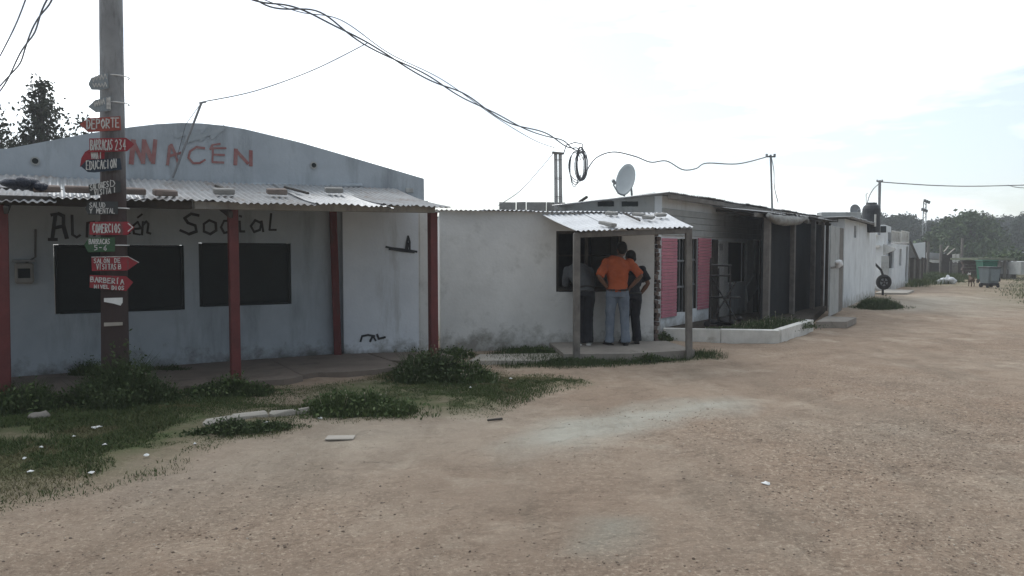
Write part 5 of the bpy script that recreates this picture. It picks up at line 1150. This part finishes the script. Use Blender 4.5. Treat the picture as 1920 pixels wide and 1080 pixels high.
# ------------------------------------------------------------------ cables
def cable(label, pts, r=.010, twist=0, group='overhead cables', n=40):
    P = [V(p) for p in pts]; m = len(P); q = []
    for i in range(m-1):
        p0, p1, p2, p3 = P[max(i-1, 0)], P[i], P[i+1], P[min(i+2, m-1)]
        for k in range(10):
            t = k/10; q.append(.5*((2*p1)+(p2-p0)*t+(2*p0-5*p1+4*p2-p3)*t*t+(3*p1-p0-3*p2+p3)*t**3))
    q.append(P[-1]); mb = MB(); r = max(r*1.15, .0075)
    if not twist: mb.tube(q, r, 6)
    else:
        for s in range(twist): mb.tube([p+V((.02*math.cos(i*.35+s*6.28/twist), 0, .035*math.sin(i*.35+s*6.28/twist)+.02*math.sin(i*.11+s))) for i, p in enumerate(q)], r, 6)
    o = mb.solo('cable', M['wire'], label, 'cable', group, smooth=True); return o
cable('thick twisted cable sweeping down from the top of the picture to the coil', [D(440, -20, 10.2), D(500, 10, 10.6), D(590, 25, 11.2), D(682, 78, 12), D(800, 142, 13.2), D(880, 185, 14.2), D(960, 232, 15.2), D(1035, 258, 15.9), D(1070, 276, 16.2), D(1088, 280, 16.2)], .011, 2)
cable('thin loose cable beside the thick one, reaching the twin posts from above', [D(470, -10, 10.4), D(560, 22, 11), D(640, 38, 11.6), D(730, 100, 12.5), D(830, 150, 13.6), D(930, 220, 15), D(1000, 262, 15.8), D(1040, 277, 16.3)], .005)
cable('short cable leading down from the twin posts to the kiosk roof', [D(1036, 289, 16.3), D(1010, 320, 15.6), D(975, 358, 14.6), D(935, 385, 13.6)], .006)
cable('wavy cable from the coil across to the thin grey mast', [D(1100, 320, 16.2), D(1118, 296, 16.4), D(1150, 285, 16.6), D(1190, 293, 17), D(1220, 304, 17.3), D(1250, 302, 17.6), D(1280, 318, 17.9), D(1305, 316, 18.1), D(1325, 306, 18.3), D(1385, 307, 18.6), D(1445, 292, 19)], .012)
cable('slack cable hanging down along the thin grey mast', [D(1446, 293, 18.96), D(1451, 320, 18.9), D(1452, 350, 18.9), D(1459, 380, 18.9)], .008)
cable('long cable running right from the pale mast out of the picture', [D(1650, 341, 29.5), D(1690, 344, 29.8), D(1760, 348, 30.5), D(1840, 349, 31.5), D(1990, 345, 33)], .016)
cable('second cable sagging out of the picture at the right', [D(1890, 347, 32), D(1915, 352, 32.3), D(2000, 355, 33.5)], .012)
cable('cable curving from the pale mast down to the water tank', [D(1649, 344, 29.4), D(1638, 354, 28.6), D(1630, 368, 27.5), D(1626, 382, 26.6)], .014)
cable('very thin wire from the tip of the leaning mast up to the thick cable', [D(380, 191, onA(378, 192, .35).y), D(480, 170, 11.1), D(590, 130, 11.6), D(690, 80, 12.1)], .0035)
cable('twisted pair of cables crossing the top left corner', [D(110, -25, 8.0), D(80, 25, 8.6), D(50, 85, 9.4), D(15, 145, 10.3), D(-60, 235, 11.5)], .008, 2)
cable('thin wire crossing the top left corner, outermost', [D(55, -20, 8), D(30, 45, 8.8), D(0, 105, 9.6), D(-40, 180, 10.5)], .004)

# ------------------------------------------------------------------ trees
def leafcards(C, size, up=.3):
    """one small bent leaf-clump card per centre"""
    m = len(C); d = rng.normal(size=(m, 3)); d /= np.linalg.norm(d, axis=1)[:, None]; e = np.cross(d, rng.normal(size=(m, 3))); e /= np.linalg.norm(e, axis=1)[:, None]
    s = size*rng.uniform(.6, 1.3, m)[:, None]
    Vv = np.stack([C-d*s, C+e*s*.55, C+d*s, C-e*s*.55], 1).reshape(-1, 3); F = np.arange(m*4).reshape(-1, 4)
    return Vv, F
def tree(name, label, loc, h, crown, ncl, per, leaf, mt, group=None, trunk_r=.2, seed=0, spread=.8):
    """crown: list of (x, y, z, rx, rz) lobes relative to the tree, in metres"""
    R = np.random.default_rng(seed); rd = random.Random(seed)
    t_ = thing(name, label, 'tree', tuple(loc), group); L = V(loc)
    mb = MB(); top = max(c[2] for c in crown)
    mb.tube([L-V((0, 0, .3)), L+V((rd.uniform(-.2, .2), 0, top*.35)), L+V((rd.uniform(-.3, .3), 0, top*.8)), L+V((rd.uniform(-.3, .3), 0, top))], [trunk_r*1.25, trunk_r, trunk_r*.6, trunk_r*.15], 8)
    cs = []
    for k in range(ncl):
        c = crown[k % len(crown)]; d = R.normal(size=3); d /= np.linalg.norm(d); rr = R.uniform(.45, 1.0)
        p = np.array([c[0]+d[0]*c[3]*rr, c[1]+d[1]*c[3]*rr, c[2]+d[2]*c[4]*rr]); cs.append(p)
        if k % 3 == 0:
            s = L+V((0, 0, max(.3, min(p[2]*.7, top*.85)))); mb.tube([s, s.lerp(L+V(p), .5)+V((0, 0, .1)), L+V(p)], [trunk_r*.35, trunk_r*.2, trunk_r*.06], 5)
    mb.build('trunk', M['bark'], t_)
    P = np.concatenate([c+R.normal(size=(per, 3))*spread*R.uniform(.6, 1.2)*np.array([1, 1, .8]) for c in cs])+np.array(L)
    Vv, F = leafcards(P, leaf); big('crown', Vv, F, mt, t_)
    return t_
tree('poplar_tree', 'loose leafed tree seen over the store roof at the left', D(85, 480, 24)*1.0-V((0, 0, D(85, 480, 24).z)), 7.6, [(0, 0, 6.75, .2, .35), (-.1, 0, 6.35, .38, .4), (.15, 0, 6.05, .45, .4), (-.22, 0, 5.7, .5, .4), (.3, 0, 5.4, .5, .4), (-.1, .1, 5.0, .75, .5), (.1, 0, 4.5, .8, .5), (-.5, 0, 5.2, .25, .4)], 110, 22, .075, M['leaf_near'], trunk_r=.12, seed=3, spread=.17)
tree('poplar_tree', 'sparse low tree at the left edge, above the store roof', D(10, 480, 23)-V((0, 0, D(10, 480, 23).z)), 5, [(0, 0, 4.9, .6, .8), (-.9, 0, 5.5, .7, .9), (.2, .3, 4.0, .5, .6)], 46, 36, .07, M['leaf_near'], trunk_r=.1, seed=4, spread=.18)
tree('poplar_tree', 'small tree top showing behind the upper sign boards', D(163, 480, 24)-V((0, 0, D(163, 480, 24).z)), 5.4, [(0, 0, 5.2, .3, .7), (.05, 0, 4.5, .4, .5)], 16, 34, .085, M['leaf_near'], trunk_r=.08, seed=5, spread=.15)
tree('poplar_tree', 'tree reaching into the picture at the far left edge', D(-45, 480, 20)-V((0, 0, D(-45, 480, 20).z)), 6, [(0, 0, 5.4, .6, .5), (-.6, 0, 4.5, .7, .8)], 22, 36, .08, M['leaf_near'], trunk_r=.1, seed=6, spread=.16)
# the wood: a few trees with shapes of their own, copied along the far side
protos = []
for k in range(5):
    R = random.Random(k+40); H = R.uniform(10.5, 13); lobes = [(R.uniform(-2.2, 2.2), R.uniform(-1.5, 1.5), H*R.uniform(.32, .86), R.uniform(1.5, 2.5), R.uniform(1.6, 2.5)) for _ in range(8)]+[(0, 0, H*.9, 1.0, 1.3)]
    protos.append(tree('wood_tree', 'dark tree in the wood across the far end of the lane', (30+k*4, 140, 0), H, lobes, 64, 46, .36, M['leaf_far'], 'trees of the far wood', .25, k+60, .62))
i = 0; rnd = random.Random(5); placed = 0
for row, (Yd, step) in enumerate(((112, 26), (128, 24), (146, 22))):
    x = 1560+row*9
    while x < 2060:
        Pp = G(x, 475+FPX*1.6/Yd); Pp.z = 0
        tgt = {0: 404, 1: 403, 2: 402}[row]+rnd.uniform(-6, 10)+(14 if 1715 < x < 1745 or 1853 < x < 1867 else 0)
        if row == 0 and 1745 < x < 1850: x += step; continue
        hgt = 1.6+(475-tgt)/FPX*Yd; o = protos[placed % 5] if placed < 5 else copy_tree(protos[placed % 5])
        o.location = (Pp.x, Yd+rnd.uniform(-3, 3), 0); s = hgt/12.0; o.scale = (s*rnd.uniform(.9, 1.1), s, s*rnd.uniform(.94, 1.04)); o.rotation_euler.z = rnd.uniform(0, 6.28); placed += 1; x += step*rnd.uniform(.75, 1.25)
for k, (x, Yd, yt, wd, lb) in enumerate(((1780, 84, 407, 2.6, 'light green broad tree left of the middle of the far wood'), (1818, 80, 399, 3.0, 'tallest light green tree before the far wood, above the bins'), (1848, 88, 410, 2.2, 'light green tree right of the tallest one before the far wood'))):
    Pp = G(x, 475+FPX*1.6/Yd); H = 1.6+(475-yt)/FPX*Yd
    tree('broad_tree', lb, (Pp.x, Pp.y, 0), H, [(0, 0, H*.72, wd*.75, H*.2), (-wd*.5, 0, H*.5, wd*.6, H*.2), (wd*.5, 0, H*.5, wd*.6, H*.2), (0, -1, H*.35, wd*.8, H*.18), (.2, 0, H*.86, wd*.35, H*.09)], 80, 50, .24, M['leaf_light'], 'light green trees before the far wood', .22, 80+k, .42)
for k, (x, Yd, yt, wd, lb) in enumerate(((1905, 58, 478, 2.4, 'green shrub above the flat shed at the right edge'), (1878, 62, 476, 2.0, 'round green shrub behind the flat shed'), (1935, 60, 470, 2.6, 'shrub cut by the right edge of the picture'))):
    Pp = G(x, 475+FPX*1.6/Yd); H = 1.6+(475-yt)/FPX*Yd
    tree('shrub', lb, (Pp.x, Pp.y, 0), H, [(0, 0, H*.7, wd*.7, H*.3), (-wd*.4, 0, H*.5, wd*.5, H*.3), (wd*.4, 0, H*.5, wd*.5, H*.3)], 36, 50, .16, M['leaf_light'], 'shrubs at the far right', .08, 90+k, .3)

# ------------------------------------------------------------------ grass and weeds
def blades(P, h, wd, lean=.5):
    m = len(P); a = rng.uniform(0, 2*np.pi, m); u = np.stack([np.cos(a), np.sin(a), 0*a], 1); b = rng.uniform(0, 2*np.pi, m); ln = np.stack([np.cos(b), np.sin(b), 0*b], 1)*(h*lean*rng.uniform(.2, 1.2, m))[:, None]
    h3 = np.stack([0*a, 0*a, h], 1); w3 = u*wd[:, None] if hasattr(wd, '__len__') else u*wd
    Vv = np.stack([P-w3*.5, P+w3*.5, P+h3*.6+ln*.4+w3*.35, P+h3*.6+ln*.4-w3*.35, P+h3*.95+ln], 1).reshape(-1, 3)
    i0 = np.arange(m)*5; q = np.stack([i0, i0+1, i0+2, i0+3], 1); t_ = np.stack([i0+3, i0+2, i0+4, i0+4], 1)
    return Vv, q, np.stack([i0+3, i0+2, i0+4], 1)
def mesh_blades(name, P, h, wd, mt, parent=None, lean=.5):
    Vv, q, t_ = blades(P, h, wd, lean); m = len(P)
    F = np.concatenate([np.stack([q[:, 0], q[:, 1], q[:, 2]], 1), np.stack([q[:, 0], q[:, 2], q[:, 3]], 1), t_])
    return big(name, Vv, F, mt, parent)
def sample(poly, n, mind=-.25, ns=.5, sd=3, hole=.0):
    a = np.array([[p[0], p[1]] for p in poly]); lo, hi = a.min(0)-.3, a.max(0)+.3; out_ = []
    x = rng.uniform(lo[0], hi[0], n*4); y = rng.uniform(lo[1], hi[1], n*4)
    pr = soft(x, y, poly, .35, ns, sd)*np.clip((fbm(x*1.7, y*1.7, 21)-hole)*6, 0, 1)
    k = rng.uniform(size=len(x)) < pr; return x[k][:n], y[k][:n]
def gzs(x, y):
    ix = np.clip(np.searchsorted(gx, x)-1, 0, nx_-2); iy = np.clip(np.searchsorted(gy, y)-1, 0, ny_-2)
    fx = (x-gx[ix])/(gx[ix+1]-gx[ix]); fy = (y-gy[iy])/(gy[iy+1]-gy[iy])
    return (Z[iy, ix]*(1-fx)+Z[iy, ix+1]*fx)*(1-fy)+(Z[iy+1, ix]*(1-fx)+Z[iy+1, ix+1]*fx)*fy
x, y = sample(lawn, 125000, hole=.36); z = gzs(x, y)-.005; dn = fbm(x*1.1, y*1.1, 33)
h = (.014+.055*np.clip(dn-.25, 0, 1))*rng.uniform(.5, 1.4, len(x)); dry = (fbm(x*2.1, y*2.1, 44) > .60) | (rng.uniform(size=len(x)) < .08)
P = np.stack([x, y, z], 1)
tag(mesh_blades('grass', P[~dry], h[~dry]*1.15, .007, M['grass'], lean=.9), kind='stuff'); tag(mesh_blades('dry_grass', P[dry], h[dry], .006, M['drygrass'], lean=1.2), kind='stuff')
x, y = sample(strip, 16000, ns=.35, sd=8, hole=.2); P = np.stack([x, y, gzs(x, y)-.005], 1); tag(mesh_blades('grass', P, .03+.10*rng.uniform(size=len(x))**2, .007, M['weed']), kind='stuff')
x, y = sample(verge, 16000, ns=1.5, hole=.2); P = np.stack([x, y, gzs(x, y)], 1); tag(mesh_blades('grass', P, rng.uniform(.08, .4, len(x)), .03, M['grass']), kind='stuff')
x, y = sample(verge2, 24000, ns=2.5, hole=.35); P = np.stack([x, y, gzs(x, y)], 1); tag(mesh_blades('grass', P, rng.uniform(.03, .13, len(x)), .02, M['grass']), kind='stuff')
def weed(label, c, rx, ry, h, nb, nl, mt='weed', flowers=0, name='weed_clump', rot=0.0, leaf=.03):
    c = V(c); t_ = thing(name, label, 'weeds', tuple(c), 'weeds along the walls and posts')
    nb = int(nb*1.5); nl = int(nl*.85); leaf *= .75; a = rng.uniform(0, 2*np.pi, nb); r = np.sqrt(rng.uniform(size=nb))*(1+.0*a); r = np.where(rng.uniform(size=nb) < .13, r*1.45, r); ph_ = c.x*7+c.y*3; rag = .62+.75*vnoise(a*1.3+ph_, a*0+c.y, 8); rag = np.where(a > 5.6, rag+( .62+.75*vnoise(0*a+ph_, a*0+c.y, 8)-rag)*(a-5.6)/.683, rag); x = r*rag*np.cos(a)*rx; y = r*rag*np.sin(a)*ry; x, y = x*math.cos(rot)-y*math.sin(rot), x*math.sin(rot)+y*math.cos(rot)
    prof_ = np.clip(1-.7*r**1.7, .18, 1)*(.35+1.4*fbm(x*6+c.x*3, y*6+c.y*3, 3)**1.3); P = np.stack([c.x+x, c.y+y, np.full(nb, c.z-.02)], 1)
    mesh_blades('blades', P, h*np.minimum(prof_, 1.05)*rng.uniform(.35, 1.1, nb), .009, M[mt], t_, .55)['kind'] = 'stuff'
    k = rng.integers(0, nb, nl); Q = P[k]+np.stack([rng.normal(size=nl)*.04, rng.normal(size=nl)*.04, h*prof_[k]*rng.uniform(.15, 1.0, nl)], 1)
    Vv, F = leafcards(Q, leaf); big('leaves', Vv, F, M[mt if rng.uniform() < .7 else 'weed2'], t_)['kind'] = 'stuff'
    flowers = int(flowers*.45)
    if flowers:
        k = rng.integers(0, nb, flowers); mb = MB(); 
        for q in k:
            f = V(P[q])+V((rng.normal()*.03, rng.normal()*.03, h*prof_[q]*rng.uniform(.8, 1.15))); mb.tube([V(P[q]), f], .0025, 4); mb.ball(f, rng.uniform(.005, .012), 6, 4)
        o = mb.build('flower_heads', M['flower'], t_); o['kind'] = 'stuff'
    return t_
weed('big dark weed clump around the foot of the sign pole', G(228, 757), .56, .38, .54, 5600, 3000, flowers=14)
weed('dark weeds at the foot of the leftmost red post', G(22, 768), .50, .35, .38, 2800, 1200)
weed('weed clump around the foot of the middle red post', G(425, 738), .50, .28, .25, 2600, 1000)
weed('wide bushy weed clump in front of the corner red post', G(822, 712), .62, .40, .42, 5200, 2800, flowers=40)
weed('small bush at the right of the corner post weeds with dry flower heads', G(885, 715), .30, .25, .30, 1200, 500, 'weed2', 60)
weed('weeds along the foot of the painted bay', G(730, 664), .95, .22, .28, 3200, 1300, flowers=10)
weed('bright weed patch with one tall stalk beside the low kerb', G(668, 770), .58, .36, .30, 3600, 1500, 'weed2', 26)
weed('dark low weeds hanging over the broken kerb end', G(452, 805), .45, .12, .15, 1800, 1500, leaf=.022, rot=.35)
weed('weedy mound at the kiosk wall left of the concrete pad', G(1000, 662), .40, .25, .18, 2200, 900)
weed('yellowing weeds right of the corner red post by the kiosk wall', G(862, 667), .26, .15, .22, 700, 260, 'weed2', 36)
weed('weeds sprouting at the front edge of the kiosk pad', G(1180, 674), .75, .10, .12, 2000, 1100, leaf=.022, rot=.05)
weed('weeds along the left front of the kiosk pad', G(1082, 680), .55, .14, .14, 1800, 700, rot=.15)
weed('weed tuft at the raw brick corner of the kiosk', G(1246, 636, .02), .14, .2, .2, 500, 350)
weed('small weed sprouting from the store wall foot under the large window', G(272, 695, zf), .09, .07, .20, 90, 110, leaf=.026)
weed('short weeds at the store wall right of the sign pole', G(320, 693, zf), .20, .06, .10, 260, 200, leaf=.02)
weed('weeds at the store wall left of the sign pole', G(170, 702, zf), .22, .08, .22, 500, 250, leaf=.022)
weed('leafy plants in the bed near the big grey post', G(1452, 612, .13), .9, .55, .26, 2000, 700, flowers=60, rot=.6)
weed('low plants in the bed near the iron rack', G(1400, 618, .13), .8, .3, .14, 1200, 400, flowers=24)
weed('round green weed mound at the foot of the white wall', G(1642, 577), .9, .6, .42, 5200, 1200, rot=.9)
weed('dry weeds along the foot of the dark board shack', G(1722, 528), 2.2, .8, .6, 2600, 900, leaf=.07)
# kerb piece, flat tile, litter
kb = thing('kerb', 'broken low concrete kerb at the edge of the grass', 'kerb', tuple(G(490, 785)))
kp = [(378, 800), (430, 789), (500, 781), (552, 776), (600, 768)]
for i in range(4): a, b = G(*kp[i]), G(*kp[i+1]); d = (b-a).normalized(); MB().bar(a+d*.008+V((0, .06, -.04)), b-d*.008+V((0, .06, -.035)), .10, .15, bev=.02, wob=.012).build('kerb_block', M['pale_concrete'], kb)
a, b = G(612, 818), G(664, 818); zt__ = float(gzs(np.array([a.x, b.x]), np.array([a.y, b.y])).mean()); MB().box((a+b)/2+V((0, 0, zt__+.006)), ((b-a).length, .13, .014), (1, .05, 0), bev=.003).solo('flat_tile', M['pale_concrete'], 'pale flat tile lying alone on the sand below the kerb', 'tile')
MB().bar(G(914, 787)+V((0, 0, -.005)), G(942, 784)+V((0, 0, -.005)), .02, .02).solo('twig', M['dark_wood'], 'dark twig lying on the sand left of the pale patch', 'twig')
for x, y, s, lb, nm in ((183, 804, .14, 'largest white paper scrap on the grass left of the kerb', 'paper_scrap'), (138, 822, .05, 'small white scrap on the grass, left of the largest one', 'paper_scrap'), (197, 838, .06, 'crumpled scrap on the grass just below the largest one', 'paper_scrap'), (78, 842, .05, 'pale scrap on the grass between the left edge and the largest scrap', 'paper_scrap'), (45, 862, .05, 'white scrap on the grass nearest the left edge', 'paper_scrap'), (57, 890, .06, 'scrap on the grass closest to the bottom left corner', 'paper_scrap'),
        (170, 886, .07, 'flat scrap at the lower edge of the grass', 'paper_scrap'), (500, 797, .09, 'white lump of paper at the end of the broken kerb', 'paper_scrap'), (365, 829, .04, 'tiny scrap at the edge of grass and sand', 'paper_scrap'), (275, 858, .07, 'pale scrap on the dry grass edge', 'paper_scrap'), (958, 716, .08, 'white scrap on the grass tip right of the bushy weeds', 'paper_scrap'), (882, 729, .04, 'little white scrap on the grass below the bushy weeds', 'paper_scrap'), (601, 783, .07, 'white scrap between the kerb and the bright weeds', 'paper_scrap'), (1437, 902, .10, 'pale strip of paper alone on the bare earth at the right', 'paper_scrap'), (1131, 681, .06, 'white scrap on the earth before the kiosk pad', 'paper_scrap')):
    s *= .75; c = G(x, y); c.z = float(gzs(np.array([c.x]), np.array([c.y]))[0])+.012+(.012 if x < 1000 and x not in (365, 601) else -.006); mb = MB(); n = 8; r = [random.uniform(.6, 1.1) for _ in range(n)]
    vs = [c+V((0, 0, .012))]+[c+V((math.cos(k*6.283/n)*s*r[k]*.5, math.sin(k*6.283/n)*s*r[k]*.45, random.uniform(-.3, .5)*s*.3)) for k in range(n)]
    vs += [q-V((0, 0, .004)) for q in vs]
    mb.add(vs, [(0, 1+k, 1+(k+1) % n) for k in range(n)]+[(9, 10+(k+1) % n, 10+k) for k in range(n)]+[(1+k, 10+k, 10+(k+1) % n, 1+(k+1) % n) for k in range(n)])
    mb.solo(nm, M['paper'], lb, 'paper', 'white scraps on the ground')
c = G(72, 785); mb = MB(); mb.ball(c+V((0, 0, .02)), V((.11, .07, .04)), 10, 7); mb.box(c+V((.04, 0, .035)), (.08, .07, .06), (1, .4, .3)); mb.box(c+V((-.06, .01, .02)), (.07, .06, .05), (1, -.3, -.2)); r_ = remeshed(mb, .018, 'stone', M['concrete'], None, 1, .02, 2); tag(r_, 'grey stone on the grass between the leftmost post and the sign pole', 'stone')
# loose gravel and clods on the bare earth
ico = np.array([(0, 0, 1), (.9, 0, .2), (0, .9, .25), (-.9, 0, .15), (0, -.9, .2), (0, 0, -.5)]); icf = np.array([(0, 1, 2), (0, 2, 3), (0, 3, 4), (0, 4, 1), (5, 2, 1), (5, 3, 2), (5, 4, 3), (5, 1, 4)])
def gravel(name, n, lo, hi, mt, xr, yr, dens=None):
    x = rng.uniform(*xr, n); y = yr[0]+(yr[1]-yr[0])*rng.uniform(size=n)**1.5
    k = ~inpoly(x, y, lawn) & (rng.uniform(size=n) < np.clip((fbm(x*1.2, y*1.2, 61)-.3)*3, .05, 1)*np.clip(.34+.9*(fbm(x*.45, y*.45, 81)-.42)*2+.10*(x-.5)-.11*(y-6), .12, 1)) & ((x-A0.x)*nA.x+(y-A0.y)*nA.y > 2.3) & (y < np.where(x > 1, 10.8, 30)) ; x, y = x[k], y[k]; m = len(x)
    s = lo+(hi-lo)*rng.uniform(size=m)**6; a = rng.uniform(0, 6.28, m); sc = rng.uniform(.6, 1.3, (m, 1, 3)); B = ico[None]*sc*s[:, None, None]; B[..., 2] *= .6
    Xr = B[..., 0]*np.cos(a)[:, None]-B[..., 1]*np.sin(a)[:, None]; Yr = B[..., 0]*np.sin(a)[:, None]+B[..., 1]*np.cos(a)[:, None]
    Vv = np.stack([Xr+x[:, None], Yr+y[:, None], B[..., 2]+gzs(x, y)[:, None]], -1).reshape(-1, 3); F = (icf[None]+np.arange(m)[:, None, None]*6).reshape(-1, 3)
    tag(big(name, Vv, F, mt), kind='stuff')
gm1 = mat('gravel_tan', (0.396, 0.299, 0.227), (0.287, 0.208, 0.151), scale=3, island=(.16, .12, .09)); gm2 = mat('gravel_dark', (0.150, 0.111, 0.084), (0.116, 0.085, 0.066), scale=3, island=(.17, .14, .115)); gm3 = mat('gravel_pale', (.55, .5, .43), (.45, .38, .3), scale=3)
gravel('gravel', 90000, .003, .013, gm1, (-6, 7), (3, 13)); gravel('gravel', 26000, .002, .014, gm2, (-6, 7), (3, 13)); gravel('gravel', 14000, .002, .010, gm3, (-6, 7), (3, 13))

# ------------------------------------------------------------------ air
me = bpy.data.meshes.new('haze')
bm = bmesh.new(); bmesh.ops.create_cube(bm, size=1); bm.to_mesh(me); bm.free()
hm = bpy.data.materials.new('pale_air'); hm.use_nodes = True; t = hm.node_tree; t.nodes.clear(); o_ = t.nodes.new('ShaderNodeOutputMaterial'); pv = t.nodes.new('ShaderNodeVolumePrincipled')
pv.inputs['Color'].default_value = (.93, .96, 1, 1); pv.inputs['Density'].default_value = .0014; pv.inputs['Anisotropy'].default_value = .35; t.links.new(pv.outputs[0], o_.inputs['Volume'])
hz = mesh_obj('haze', me, hm); hz.scale = (640, 640, 20.5); hz.location = (0, 0, 8.25); tag(hz, kind='stuff')
